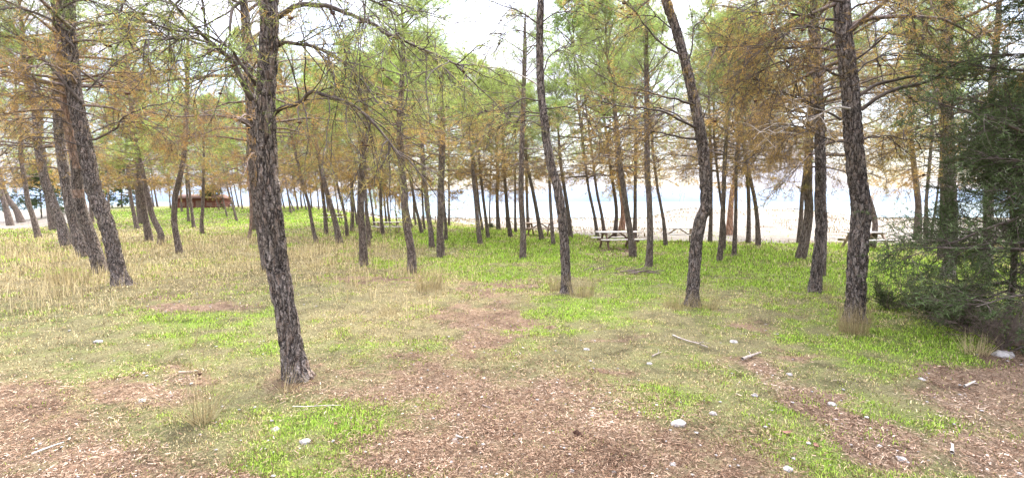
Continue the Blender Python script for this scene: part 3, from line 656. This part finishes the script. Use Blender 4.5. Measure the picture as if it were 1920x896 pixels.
TREES = {}
from mathutils import Matrix, Quaternion
for ti, (pts, w0, w1, kw) in enumerate(T):
    B = hit(*pts[0]); Yd = B[1]
    sc_ = 1/960*(Yd)/math.sqrt(1+((pts[0][0]-960)/960)**2)
    if len(pts) > 2: sc_ *= math.cos(math.atan2(abs(pts[2][0]-pts[0][0]), abs(pts[0][1]-pts[2][1])))**.8
    side = 1 if B[0] > 0 else -1
    P = [B-np.array([0, 0, .12])]
    ydrift = rng.normal()*.03
    for j, (px, py) in enumerate(pts[1:]):
        q = atY(px, py, Yd); q = atY(px, py, Yd+ydrift*(q[2]-B[2])); P.append(q)
    P[0][:2] = P[0][:2]
    rb, re = w0*sc_/2, w1*sc_/2
    zs = np.array([p[2] for p in P]); fr = (zs-zs[0])/(zs[-1]-zs[0]); Rr = list(rb+(re-rb)*fr)
    H = kw.get('H', float(np.clip(8.0+12*(2*rb-.15)+rng.normal()*.9, 6.2, 10.5)))
    if kw['kind'] == 'far': H = float(np.clip(7.4+rng.normal()*1.1, 5.4, 9.5))
    bx = pts[0][0]
    yt = next((rng.uniform(a_, b_) for x0_, x1_, a_, b_ in ((285, 470, 160, 250), (470, 660, 40, 170), (660, 860, -20, 130), (860, 1110, 85, 220), (1110, 1300, 0, 130), (1300, 1480, 0, 140)) if x0_ <= bx < x1_), None)
    if yt is not None and 'H' not in kw: H = float(np.clip(1.7+(378-yt)/960*Yd, 4.6, 10.5))
    H = max(H, P[-1][2]-B[2]+1.2)
    if kw['kind'] == 'sapling': H = 2.6
    d = P[-1]-P[-2]; d = d/np.linalg.norm(d); d[1] = rng.normal()*.04
    # lean of the whole stem, damped above what is seen
    topz = B[2]+H
    if P[-1][2] < topz-.3:
        rem = topz-P[-1][2]; m_ = max(2, int(rem/1.2)); last = P[-1].copy(); rl = Rr[-1]; dx = d/max(d[2], .4)
        ax = np.clip(dx[0], -.35, .35)
        for j in range(1, m_+1):
            ax *= .8; dxi = np.array([ax+rng.normal()*.03, rng.normal()*.04, 1.0]); last = last+dxi*rem/m_; P.append(last.copy()); Rr.append(rl*(1-j/m_)+.012)
    P = np.array(P); Rr = np.array(Rr)
    near = kw.get('bark'); dist = math.hypot(B[0], B[1])
    if not near: Rr[0] *= 1.3
    root = empty('pine_tree', tuple(B)); tag(root, kw['label'], 'pine tree', 'pine trees of the lakeside wood')
    Pl = P-B
    if near:
        Pl = np.vstack([Pl[0], Pl[0]+(Pl[1]-Pl[0])*.12, Pl[0]+(Pl[1]-Pl[0])*.3, Pl[1:]]); Rr = np.concatenate([[Rr[0]*1.02], [Rr[0]*1.0], [Rr[0]*.97], Rr[1:]])
        Rr = Rr*.95; big = w0 > 40
        tm = trunk_mesh(Pl, Rr, 56 if big else 40, .035 if big else .05, M[kw.get('mat', 'bark')], True)
    else:
        tm = trunk_mesh(Pl, Rr, 14 if w0 > 10 else 8, .2 if w0 > 10 else .4, M[kw.get('mat', 'bark' if w0 > 20 else 'bark_far')], False, M[kw['up']] if 'up' in kw else None)
    obj('trunk', tm, root)
    kind = kw['kind']
    cb = kw.get('cb', 2.45+rng.random()*.35 if kind != 'far' else 2.1+rng.random()*.4)
    if kind == 'sapling':
        cm = crown('crown', Lh=1.6, Rmax=.35, n1=9, per2=3, per3=2, pern=4, nl=.1, nw=.01, brown=.2); cb = 1.0; s_ = 1
    else:
        pool = {'near': NEAR if dist < 24 else FAR, 'sparse': SPARSE, 'brown': BROWN if dist < 26 else FAR, 'far': FAR}[kind]
        cm = pool[(ti*7+3) % len(pool)]; s_ = (H-cb)/6.0
    # crown axis follows the stem
    i0 = int(np.argmin(np.abs(Pl[:, 2]-cb))); p0 = np.array([np.interp(cb, Pl[:, 2], Pl[:, 0]), np.interp(cb, Pl[:, 2], Pl[:, 1]), cb])
    p1 = Pl[-1]; axd = Vector(p1-p0).normalized()
    co = obj('crown', cm, root, tuple(p0)); rot = Vector((0, 0, 1)).rotation_difference(axd) @ Quaternion((0, 0, 1), rng.random()*6.28)
    co.rotation_mode = 'QUATERNION'; co.rotation_quaternion = rot
    rs = {'far': .95}.get(kind, 1.0)*(.9+.2*rng.random())
    wdt = max(s_, .8)*rs if kind != 'sapling' else 1
    co.scale = (wdt, wdt, (p1-p0)[2]/6.0 if kind != 'sapling' else 1)
    if kw.get('name'): TREES[kw['name']] = (root, B, P)

# ------------------------------------------------------------------ explicit limbs on the near pines
def limb(tree, pts, r0, fol, dy=0.0, per2=12, label=None, dens=1.0, L2=.8):
    root, B, P = TREES[tree]; Yd = B[1]
    n = len(pts); Q = np.array([atY(px, py, Yd+dy*(i/(n-1))) for i, (px, py) in enumerate(pts)])
    r0 = r0*.72; C, rr = catmull(Q, np.linspace(r0, r0*.25, n), .12)
    C = C+rng.normal(size=C.shape)*.012; C = C-B
    # resample to fixed count
    s = 24; f = np.linspace(0, len(C)-1, s); C = np.stack([np.interp(f, np.arange(len(C)), C[:, i]) for i in range(3)], -1)[None]
    Ln = np.array([np.linalg.norm(np.diff(C[0], axis=0), axis=1).sum()])
    n2 = int(per2*Ln[0]*dens)
    P2, l2, i2, t2 = spawn(C, Ln, n2, .15, 1.0, .8, lambda t_, l: L2*(1.2-.6*t_), 9, -.10 if fol != 'bare' else 0.0, .13, .3)
    P3, l3, i3, t3 = spawn(P2, l2, 7 if fol != 'bare' else 3, .12, 1.0, .7, lambda t_, l: .08+.4*l*(1.1-.5*t_), 5, -.05, .16, .1)
    tsx = 3 if fol == 'bare' else 0
    ts = [(C, r0, r0*.22, 7, tsx), (P2, .0065, .0022, 4, tsx), (P3, .003, .0013, 3, tsx)]; nd = []; cones = None
    if fol != 'bare':
        tone = {'brown': .16, 'mixed': .5, 'green': .78}[fol]
        tn = np.clip(tone+rng.normal(size=len(P3))*.09+(t2[i3]-.5)*.2, 0, 1); kp = rng.random(len(P3)) < {'brown': .7, 'mixed': .8, 'green': .95}[fol]
        nd.append((*needles(P3[kp], 12, .08, .0045, tn[kp], np.clip(.35+.15*rng.normal(size=kp.sum()), 0, 1)), 1))
        cones = sample(P2, rng.integers(0, len(P2), 7), rng.random(7))[0]
    o = obj('branch', assemble('branch', ts, nd, [M['twig_dark'], M['needle'], M['cone'], M['twig_pale']], cones), root)
    if label: o['label'] = label
A = 'thick furrowed foreground pine'
limb(A, [(482,191),(435,117),(392,77),(362,43),(318,0),(280,-30)], .045, 'green', -.6, 9, 'dark limb rising steeply to the left')
limb(A, [(478,160),(430,90),(385,62),(330,60),(270,40),(215,15)], .026, 'mixed', -.9, 10)
limb(A, [(435,117),(395,80),(330,70),(240,82)], .018, 'brown', -1.0, 9)
limb(A, [(512,211),(552,197),(586,177),(640,187),(700,225),(755,290)], .03, 'mixed', -.8, 13, 'drooping brushy branch on the right side')
limb(A, [(512,40),(570,10),(640,22),(707,52),(790,92),(870,125)], .035, 'mixed', -.9, 12)
limb(A, [(515,90),(560,80),(620,100),(680,150),(725,215)], .026, 'mixed', -.6, 12)
limb(A, [(500,-10),(470,-20),(440,20),(415,90)], .03, 'green', -.7, 12)
limb(A, [(508,10),(530,-30),(600,-30),(700,0),(760,40)], .03, 'green', -.8, 12)
limb(A, [(500,-20),(440,-40),(380,-30),(330,10),(290,70)], .028, 'green', -.6, 12)
limb(A, [(492,150),(460,120),(400,130),(350,150)], .016, 'brown', .6, 9)
A = 'dark leaning pine at the left'
limb(A, [(150,190),(115,150),(70,100),(20,60),(-30,30)], .05, 'green', -.6, 10)
limb(A, [(165,170),(190,145),(215,122),(260,110)], .025, 'brown', -.2, 8)
limb(A, [(172,262),(215,245),(240,215),(320,192),(350,205)], .035, 'brown', -.5, 8, 'bare zigzag limb on the right side')
limb(A, [(165,215),(110,190),(60,172),(0,178)], .025, 'brown', -.7, 9)
limb(A, [(158,240),(90,222),(30,225),(-20,215)], .022, 'brown', -.6, 9)
limb(A, [(168,280),(100,258),(40,262),(-10,300)], .022, 'brown', -.8, 9)
limb(A, [(140,90),(100,40),(150,0),(220,20)], .035, 'green', -.9, 13)
limb(A, [(132,60),(60,20),(0,20),(-50,60)], .035, 'green', -.8, 13)
limb(A, [(170,250),(220,230),(280,235),(330,270)], .02, 'brown', -.4, 10)
A = 'S-curved centre pine'
limb(A, [(1015,167),(985,147),(931,129),(878,122)], .022, 'bare', -.3, 4, 'long thin dead limb pointing left')
limb(A, [(1013,47),(975,23),(930,5),(880,-5)], .02, 'mixed', -.3, 10)
limb(A, [(1013,43),(1042,27),(1075,23),(1120,25)], .018, 'mixed', -.3, 9)
limb(A, [(1018,190),(980,185),(950,205),(905,212),(860,222)], .02, 'brown', -.4, 11)
limb(A, [(1022,215),(985,210),(945,220),(900,240)], .02, 'brown', .3, 11)
limb(A, [(1025,240),(985,225),(930,240),(890,268)], .018, 'brown', -.5, 11)
limb(A, [(1018,140),(1035,100),(1060,98),(1110,115),(1135,150)], .016, 'mixed', .3, 9)
limb(A, [(1024,205),(1060,200),(1100,215),(1130,250)], .018, 'brown', -.3, 11)
limb(A, [(1042,335),(1062,310),(1075,290)], .012, 'brown', .1, 7)
limb(A, [(1013,80),(985,60),(950,60),(915,80)], .014, 'mixed', -.2, 9)
A = 'bowed pine right of centre'
limb(A, [(1303,200),(1280,192),(1209,171),(1159,161),(1125,141)], .032, 'brown', -.4, 7)
limb(A, [(1308,240),(1280,228),(1243,208),(1159,198),(1102,182)], .032, 'brown', -.6, 7, 'long thin limb reaching far left')
limb(A, [(1316,265),(1280,258),(1226,246),(1192,241),(1125,252)], .028, 'brown', -.3, 7)
limb(A, [(1306,245),(1265,215),(1235,200),(1200,212),(1150,235)], .02, 'brown', .4, 10)
limb(A, [(1290,110),(1250,90),(1215,55),(1185,20),(1160,-10)], .028, 'brown', -.3, 7)
limb(A, [(1270,60),(1235,35),(1200,28),(1150,45)], .018, 'mixed', .3, 8)
limb(A, [(1312,230),(1330,190),(1322,150)], .014, 'brown', .0, 6)
limb(A, [(1294,110),(1300,60),(1330,20),(1340,-20)], .02, 'brown', .3, 8)
limb(A, [(1320,300),(1270,290),(1220,300)], .012, 'brown', -.4, 8)
A = 'thick dark right-hand pine'
limb(A, [(1607,185),(1650,158),(1700,145),(1770,145),(1840,150),(1910,135)], .035, 'brown', -.3, 6, 'upper of two long arching limbs on the right')
limb(A, [(1612,205),(1640,185),(1690,165),(1740,155),(1790,122),(1850,108),(1930,100)], .04, 'brown', -.6, 6, 'lower of two long arching limbs on the right')
limb(A, [(1604,203),(1560,203),(1510,228),(1440,235),(1415,262)], .022, 'bare', -.5, 5, 'bleached bare limb pointing left')
limb(A, [(1583,267),(1545,258),(1500,240),(1450,238)], .02, 'brown', -.4, 9)
limb(A, [(1578,222),(1540,205),(1500,185),(1450,168),(1400,170)], .024, 'brown', -.5, 13)
limb(A, [(1575,140),(1520,125),(1460,118),(1400,150),(1370,190)], .026, 'brown', -.5, 15)
limb(A, [(1572,95),(1520,88),(1450,90),(1360,88),(1320,95)], .026, 'brown', -.6, 15)
limb(A, [(1570,40),(1510,30),(1440,28),(1370,45)], .026, 'brown', -.5, 15)
limb(A, [(1572,65),(1530,50),(1480,60),(1420,100)], .022, 'brown', -.9, 14)
limb(A, [(1575,5),(1520,-10),(1450,-5),(1390,20)], .026, 'mixed', -.6, 14)
limb(A, [(1600,115),(1640,85),(1690,40),(1740,0)], .02, 'brown', -.3, 9)
limb(A, [(1600,140),(1640,110),(1700,100),(1760,110)], .018, 'brown', .5, 12)
limb(A, [(1608,262),(1660,255),(1720,262),(1760,250)], .014, 'brown', .5, 11)
limb(A, [(1592,20),(1650,0),(1700,20),(1760,60)], .02, 'mixed', -.4, 12)
A = 'stout pine beside the dark shrub'
limb(A, [(1775,130),(1810,90),(1850,50),(1900,20)], .03, 'mixed', -.4, 12)
limb(A, [(1775,190),(1730,170),(1690,180),(1650,220)], .025, 'brown', -.3, 14)
limb(A, [(1778,240),(1730,245),(1690,270),(1650,300)], .022, 'brown', -.5, 14)
limb(A, [(1780,110),(1740,70),(1700,60),(1660,80)], .022, 'brown', -.5, 13)
limb(A, [(1780,230),(1840,260),(1900,290),(1940,320)], .022, 'brown', -.7, 12)
A = 'light grey pine'
limb(A, [(1540,300),(1565,285),(1590,270)], .012, 'brown', .2, 7)
limb(A, [(1535,200),(1490,190),(1440,210),(1400,260)], .022, 'brown', -.2, 15)
limb(A, [(1537,250),(1490,245),(1440,270),(1390,310)], .02, 'brown', -.4, 15)
limb(A, [(1535,170),(1580,150),(1640,160),(1680,200)], .02, 'brown', .4, 13)

# ------------------------------------------------------------------ dark evergreen at the right edge
DK = [M['twig_dark'], M['needle_dark'], M['cone'], M['twig_pale']]
def evergreen(px, py, label, Lh, Rm, n1, seed_low=.1, name='evergreen_tree', cat='evergreen tree', nw=.006, nl=.05, per2=12, per3=7, pern=14):
    B = hit(px, py); root = empty(name, tuple(B)); tag(root, label, cat)
    P = np.array([[0, 0, -.1], [.03, 0, Lh*.3], [-.03, .05, Lh*.6], [.02, 0, Lh]]); obj('trunk', trunk_mesh(P, np.array([.05, .04, .03, .01])*Lh/3.5, 10, .2, M['bark_far'], False), root)
    obj('crown', crown('crown', Lh=Lh, Rmax=Rm, n1=n1, per2=per2, per3=per3, pern=pern, nl=nl, nw=nw, brown=-.2, low=seed_low, mats=DK, elev0=-5, elev1=50, ang2=.8), root)
    return root
evergreen(2010, 655, 'dark dense evergreen spilling branches onto the ground at the right edge', 6.2, 1.6, 100, .12, nl=.06, nw=.008, per2=16, pern=17)
evergreen(1890, 600, 'smaller dark evergreen filling the gap behind the dense one at the right edge', 3.2, 1.0, 50, .12, nl=.06, nw=.008, per2=14, pern=16)
evergreen(78, 409, 'round dark bushy tree at the far left behind the straw', 4.2, 2.6, 50, .9, nl=.14, nw=.04, per2=10, per3=4, name='bushy_tree', cat='bushy tree')
evergreen(228, 389, 'low dark bushy tree left of the red-brown hut', 4.5, 3.0, 44, 1.0, nl=.18, nw=.06, per2=9, per3=4, name='bushy_tree', cat='bushy tree')
evergreen(398, 389, 'dark round shrub touching the right end of the red-brown hut', 1.9, 1.5, 30, .1, nl=.15, nw=.05, per2=8, per3=4, name='shrub', cat='shrub')

def dryshrub(px, py, label, h, n, leafy, bare='twig'):
    B = hit(px, py); a = rng.random(n)*6.28; el = R(25)+R(60)*rng.random(n)
    D = np.stack([np.cos(a)*np.cos(el), np.sin(a)*np.cos(el), np.sin(el)], -1); Ln = h*(.5+.6*rng.random(n))
    P1 = grow(np.zeros((n, 3)), D, Ln, 7, .02, .12)
    P2, l2, i2, t2 = spawn(P1, Ln, 9, .2, 1, .7, lambda t_, l: .35*l, 5, .0, .15); P3, l3, _, _ = spawn(P2, l2, 4, .2, 1, .7, lambda t_, l: .5*l, 4, .0, .15)
    nd = []
    if leafy: nd.append((*needles(P3, 6, .035, .010, .5+.3*rng.random(len(P3)), .2+.4*rng.random(len(P3))), 1))
    o = obj('shrub', assemble('shrub', [(P1, .006, .002, 4, 0), (P2, .003, .0012, 3, 0), (P3, .0018, .001, 3, 0)], nd, [M[bare], M['needle_dark']]), None, tuple(B))
    tag(o, label, 'shrub'); return o
dryshrub(1745, 600, 'low twiggy grey-green shrub between the grass and the dark evergreen', .55, 26, True)
dryshrub(1665, 580, 'thin sprawling weed shrub right of the thick dark pine', .45, 16, True)
dryshrub(1810, 625, 'dense twiggy shrub at the foot of the dark evergreen', .6, 34, True)
dryshrub(1880, 655, 'bare grey twig tangle lying under the dark evergreen', .55, 30, False)
dryshrub(1700, 563, 'tall spindly weed on the bright grass left of the dark evergreen', .6, 8, True)
dryshrub(922, 428, 'small dark bush at the foot of a distant trunk on the beach edge', .35, 14, True)

# ------------------------------------------------------------------ grass tussocks (countable)
def tussock(px, py, label, n, h, rad, spread=.5, wd=.0035, tone=(.4, .5), heads=False):
    B = hit(px, py); a = rng.random(n)*6.28; r_ = rad*np.sqrt(rng.random(n)); p = np.stack([r_*np.cos(a), r_*np.sin(a), 0*a-.005], -1)
    el = R(90)-spread*rng.random(n)*1.2; aa = a+rng.normal(size=n)*.6
    D = np.stack([np.cos(aa)*np.cos(el), np.sin(aa)*np.cos(el), np.sin(el)], -1); Ln = h*(.35+.75*rng.random(n))
    P = grow(p, D, Ln, 5, -.05, .05)
    V, Fq = tubes(P, np.linspace(1, .25, 5)[None]*np.full((n, 1), wd/2), 3)
    c = np.repeat(np.stack([tone[0]+tone[1]*rng.random(n), .1+rng.random(n)*.6, 0*a], -1), 15, axis=0)
    o = obj('grass_tussock', mesh('grass_tussock', V, [(Fq, 0)], [M['straw']], c), None, tuple(B)); tag(o, label, 'grass tussock', 'dry grass tussocks'); return o
tussock(380, 795, 'tall wispy straw tussock alone in the left foreground', 70, .62, .07, .75, .004)
tussock(535, 735, 'sparse straw sprig in front of the thick furrowed foreground pine', 26, .32, .05, .8, .0035)
tussock(350, 650, 'faint straw tuft left of the thick foreground pine', 40, .35, .12, .5, .003)
tussock(1600, 625, 'brown straw tussock hugging the foot of the thick dark right-hand pine', 260, .42, .16, .25, .004)
tussock(1270, 578, 'straw tussock at the left foot of the bowed pine', 150, .35, .22, .5, .004)
tussock(1325, 580, 'straw tussock at the right foot of the bowed pine', 130, .34, .2, .5, .004)
tussock(1090, 556, 'straw tussock right of the S-curved centre pine', 150, .42, .22, .4, .005)
tussock(1045, 545, 'straw tussock left of the S-curved centre pine', 100, .4, .16, .4, .005)
tussock(805, 545, 'upright straw tussock near the curved pine at the path side', 140, .5, .25, .35, .006)
tussock(725, 590, 'pale straw tuft in the middle of the dry patch', 80, .25, .15, .6, .004)
tussock(1550, 545, 'grey straw tuft right of the light grey pine foot', 80, .3, .12, .5, .004)
tussock(130, 530, 'pale straw tussock left of the dark leaning pine', 200, .5, .35, .4, .006)
tussock(1830, 665, 'pinkish dry tuft under the dark evergreen', 110, .3, .12, .6, .004)
tussock(372, 700, 'short straw sprig behind the tall wispy tussock', 30, .3, .08, .6, .003)

# ------------------------------------------------------------------ picnic tables
def box(c, s, rot=None):
    c = np.array(c); s = np.array(s)/2
    v = np.array([[x_, y_, z_] for x_ in (-1, 1) for y_ in (-1, 1) for z_ in (-1, 1)])*s
    if rot is not None:
        a, axn = rot; ca, sa_ = math.cos(a), math.sin(a)
        Rm = {'x': [[1, 0, 0], [0, ca, -sa_], [0, sa_, ca]], 'y': [[ca, 0, sa_], [0, 1, 0], [-sa_, 0, ca]]}[axn]; v = v @ np.array(Rm).T
    return v+c, np.array([[0, 1, 3, 2], [4, 6, 7, 5], [0, 4, 5, 1], [2, 3, 7, 6], [0, 2, 6, 4], [1, 5, 7, 3]])
def boxes(name, lst, mat, parent):
    Vs, Fs = [], []; b_ = 0
    for q in lst: v, f = box(*q); Vs.append(v); Fs.append(f+b_); b_ += 8
    me = mesh(name, np.concatenate(Vs), [(np.concatenate(Fs), 0)], [mat]); o = obj(name, me, parent)
    bv = o.modifiers.new('bevel', 'BEVEL'); bv.width = .006; bv.segments = 2; return o
def picnic(px, py, rz, label, top='wood', leg='wood_dark', Lt=1.8, s=.8):
    B = hit(px, py+3); Lt = Lt*1.15; root = empty('picnic_table', tuple(B)); root.rotation_euler = (0, 0, R(rz)); root.scale = (s, s, s); tag(root, label, 'picnic table', 'picnic tables under the pines')
    boxes('tabletop', [((0, -.29+.145*i, .75+.002*(i % 2)), (Lt+.02*((i*7) % 3-1), .13, .042)) for i in range(5)], M[top], root)
    for sy in (-1, 1): boxes('bench', [((0, sy*.72+.075*j, .45), (Lt, .13, .042)) for j in (-1, 1)], M[top], root)
    for sx in (-1, 1):
        for sy in (-1, 1):
            boxes('leg', [((sx*.62, sy*.42, .36), (.07, .095, .88), (R(30)*sy, 'x'))], M[leg], root)
        boxes('bench_support', [((sx*.665, 0, .385), (.04, 1.62, .1))], M[leg], root)
        boxes('top_support', [((sx*.665, 0, .685), (.04, .62, .085))], M[leg], root)
        boxes('brace', [((sx*.36, 0, .53), (.72, .06, .06), (R(33)*sx, 'y'))], M[leg], root)
    return root
picnic(1158, 463, 8, 'pale-topped near picnic table standing on brown litter left of the upright pine', Lt=1.7)
picnic(1271, 452, -14, 'trestle picnic table at the beach edge left of the bowed pine', leg='wood_tan', Lt=1.5)
picnic(1622, 464, 12, 'picnic table crossed by the thick dark right-hand pine', leg='wood_tan', Lt=1.7)
picnic(728, 434, 24, 'angled picnic table left of the curved pine, resting in bright grass', leg='wood_tan', Lt=1.7)
picnic(1013, 438, -18, 'dark weathered picnic table behind the leaning slim pine in the centre', top='wood_tan', Lt=1.7)
picnic(626, 413, 8, 'distant picnic table left of the leaning pine in pinkish straw', Lt=1.7)
picnic(690, 403, 30, 'small far picnic table beyond the upright pine, near the beach', Lt=1.6)
picnic(804, 417, 5, 'thin pale picnic table at the beach edge behind the straight grey pine', leg='wood_tan', Lt=1.8)
picnic(424, 390, 0, 'farthest dark picnic table, alone on the grass rise at the left', top='wood_dark', Lt=2.6)

# ------------------------------------------------------------------ hut
Bl = hit(349, 391); Yh = Bl[1]+1.5; Wd = 75/960*Yh
hut = empty('hut', (Bl[0], Yh+1.5, Bl[2]-.45)); tag(hut, 'long low red-brown hut far away on the left rise', 'hut')
boxes('wall', [((0, 0, .75), (Wd, 3, 1.5))], M['hut'], hut)
boxes('door', [((Wd*.12, -1.52, .62), (.8, .05, 1.25))], M['wood_dark'], hut)
for sx in (-.32, -.1, .36): boxes('window', [((Wd*sx, -1.515, .85), (.6, .04, .4))], M['roof'], hut)
rv = np.array([[-Wd/2-.2, -1.8, 1.48], [Wd/2+.2, -1.8, 1.48], [Wd/2+.2, 1.8, 1.48], [-Wd/2-.2, 1.8, 1.48], [-Wd/2-.2, 0, 1.95], [Wd/2+.2, 0, 1.95]])
me = mesh('roof', rv, [(np.array([[0, 1, 5, 4], [2, 3, 4, 5], [3, 2, 1, 0]]), 0), (np.array([[0, 4, 3], [1, 2, 5]]), 0)], [M['roof']]); obj('roof', me, hut)

# ------------------------------------------------------------------ loose things on the ground
def rock(px, py, size, label, mat='stone', flat=.6, name='stone', cat='stone'):
    B = hit(px, py); s_ = size/960*B[1]/2
    import bmesh
    bm = bmesh.new(); bmesh.ops.create_icosphere(bm, subdivisions=3, radius=1)
    o3 = Vector(rng.random(3)*30)
    for v in bm.verts:
        q = v.co.copy(); v.co = q*(1+.35*mnoise.noise(q*1.1+o3)+.12*mnoise.noise(q*3+o3)); v.co.z *= flat; v.co *= s_
    me = bpy.data.meshes.new(name); bm.to_mesh(me); bm.free(); me.materials.append(M[mat])
    o = obj(name, me, None, (B[0], B[1], B[2]+s_*flat*.1)); o.rotation_euler.z = rng.random()*6; tag(o, label, cat, 'loose pale stones' if name == 'stone' else None); return o
for a in [(571, 830, 20, 'round white stone at the lower left corner of the green patch'), (517, 806, 15, 'flat white stone left of the green patch in the foreground'), (1272, 795, 27, 'largest white stone, at the right end of the bare soil'),
          (1262, 872, 13, 'small white stone near the bottom edge below the largest stone'), (184, 643, 15, 'white stone alone in the left grass'), (1560, 760, 17, 'oval cream stone beside a green tuft on the right'),
          (1217, 683, 11, 'grey stone next to a short twig above the right soil'), (1100, 656, 12, 'pale stone in the grass right of the path'), (1337, 778, 14, 'flat pale stone right of the largest white stone'),
          (1728, 712, 12, 'pale stone below the dark evergreen shrubs'), (1072, 887, 10, 'tiny white stone at the bottom edge in the middle'), (1151, 886, 9, 'tiny cream stone at the bottom edge right of the middle'),
          (113, 457, 13, 'pale flat stone at the foot of a leaning pine on the left'), (1375, 642, 14, 'dark grey stone above the forked stick'), (1480, 703, 12, 'pale stone at the rim of the bare patch on the right'),
          (1478, 880, 18, 'whitish stone near the bottom edge on the right'), (1690, 862, 18, 'long pale stone in the lower right soil'), (1880, 668, 32, 'broad pale stone under the dark evergreen'),
          (853, 826, 13, 'flat pinkish stone on the bare soil'), (266, 752, 12, 'upright pale flake of stone in the left foreground'), (1415, 742, 12, 'pale stone left of the oval cream stone')]: rock(*a)
def stick(px0, py0, px1, py1, r_, label, mat='stick', up=.015, name='stick'):
    a = hit(px0, py0); c = hit(px1, py1); n = 8; f = np.linspace(0, 1, n)[:, None]
    Q = a*(1-f)+c*f+rng.normal(size=(n, 3))*.006*np.linalg.norm(c-a); Q[:, 2] = zt(Q[:, 0], Q[:, 1])+up+r_; o_ = Q[0].copy(); Q = Q-o_
    fork, l_, _, _ = spawn(Q[None], np.array([np.linalg.norm(c-a)]), 2, .4, .8, .6, lambda t_, l: .25*l, 4, 0, .1)
    o = obj(name, assemble(name, [(Q[None], r_, r_*.5, 7, 0), (fork, r_*.5, r_*.2, 5, 0)], [], [M[mat]]), None, tuple(o_)); tag(o, label, 'stick')
stick(1392, 678, 1426, 667, .018, 'thick grey stick on the round bare patch at the right')
stick(1262, 632, 1328, 655, .012, 'long grey stick lying in the grass below the bowed pine')
stick(855, 822, 868, 828, .009, 'short pale stick on the soil left of the pine cone')
stick(1222, 672, 1240, 664, .008, 'thin short twig beside the grey stone')
stick(60, 860, 120, 836, .008, 'long pale stick in the bottom left corner', 'twig_pale')
stick(1808, 730, 1828, 720, .012, 'pale forked stick on the soil below the dark evergreen', 'twig_pale')
stick(905, 765, 922, 772, .006, 'thin brown twig on the middle of the bare soil', 'twig')
stick(335, 703, 372, 700, .012, 'tan broken stick behind the tall wispy tussock', 'wood_tan')
stick(1784, 858, 1786, 840, .012, 'upright-looking white stick near the bottom right', 'twig_pale')
stick(548, 766, 640, 764, .004, 'thin straw-coloured stem above the green patch', 'twig_pale')
# branch heap
Bp = hit(1176, 512); n = 26; S = rng.normal(size=(n, 3))*np.array([.32, .12, .02]); a = rng.normal(size=n)*.5
P = grow(S+[0, 0, .03], np.stack([np.cos(a), np.sin(a), .05+0*a], -1), .3+.4*rng.random(n), 5, 0, .1)
tag(obj('branch_pile', assemble('branch_pile', [(P, .014, .006, 5, 0)], [], [M['twig']]), None, tuple(Bp)), 'low heap of dark dead branches on the grass below the pale table', 'branch pile')
# pine cone with scales
def cone_obj(px, py, L_, label, rz):
    B = hit(px, py); Vs, Fs = [], []; b_ = 0
    n = 90; i = np.arange(n); f = (i+.5)/n; a = i*2.39996; rr = L_*.26*np.sin(np.pi*np.clip(f*.92+.06, 0, 1))**.7
    for k_ in range(n):
        ca, sa_ = math.cos(a[k_]), math.sin(a[k_]); x0 = (f[k_]-.5)*L_; r0 = rr[k_]*.3; r1 = rr[k_]; wd_ = L_*.07
        rad = np.array([0, ca, sa_]); tan = np.array([0, -sa_, ca]); ax_ = np.array([1, 0, 0])
        Vs.append(np.array([ax_*x0+rad*r0-tan*wd_*.4, ax_*x0+rad*r0+tan*wd_*.4, ax_*(x0+L_*.07)+rad*r1+tan*wd_, ax_*(x0+L_*.09)+rad*r1-tan*wd_, ax_*(x0+L_*.03)+rad*r1*.95])); Fs.append(np.array([[0, 1, 2, 3]])+b_); b_ += 5
    core, cf = tubes(np.stack([np.linspace(-.45, .5, 6)*L_, np.zeros(6), np.zeros(6)], -1)[None], (L_*.16*np.array([.4, .9, 1, .9, .6, .1]))[None], 8, b_)
    me = mesh('pine_cone', np.vstack([np.concatenate(Vs), core]), [(np.vstack([np.concatenate(Fs), cf]), 0)], [M['cone']])
    o = obj('pine_cone', me, None, (B[0], B[1], B[2]+L_*.24)); o.rotation_euler = (0, 0, R(rz)); tag(o, label, 'pine cone')
cone_obj(1084, 820, .085, 'dark brown pine cone on the bare soil in the foreground', 130)
cone_obj(372, 704, .06, 'small dark pine cone at the end of the tan broken stick', 40)
def leaf(px, py, L_, label, mat='deadleaf'):
    B = hit(px, py); n = 7; u = np.linspace(-1, 1, n); V = []
    for q in u:
        wv_ = .42*(1-q*q)**.6+.02; V += [[q, -wv_, .22*q*q+.15], [q, 0, .1*abs(q)], [q, wv_, .25*q*q+.12]]
    V = np.array(V)*L_/2; i = np.arange(n-1)[:, None]*3; Fq = np.vstack([i+[[0, 1, 4, 3]], i+[[1, 2, 5, 4]]])
    o = obj('dead_leaf', mesh('dead_leaf', V, [(Fq, 0)], [M[mat]], None, True), None, (B[0], B[1], B[2]+.015)); o.rotation_euler.z = rng.random()*6; tag(o, label, 'leaf')
leaf(1475, 815, .09, 'curled red-brown leaf in the lower right grass'); leaf(630, 800, .06, 'reddish leaf on the right side of the green patch'); leaf(1655-1280+1155, 843, .07, 'pinkish curled leaf right of the red-brown leaf')
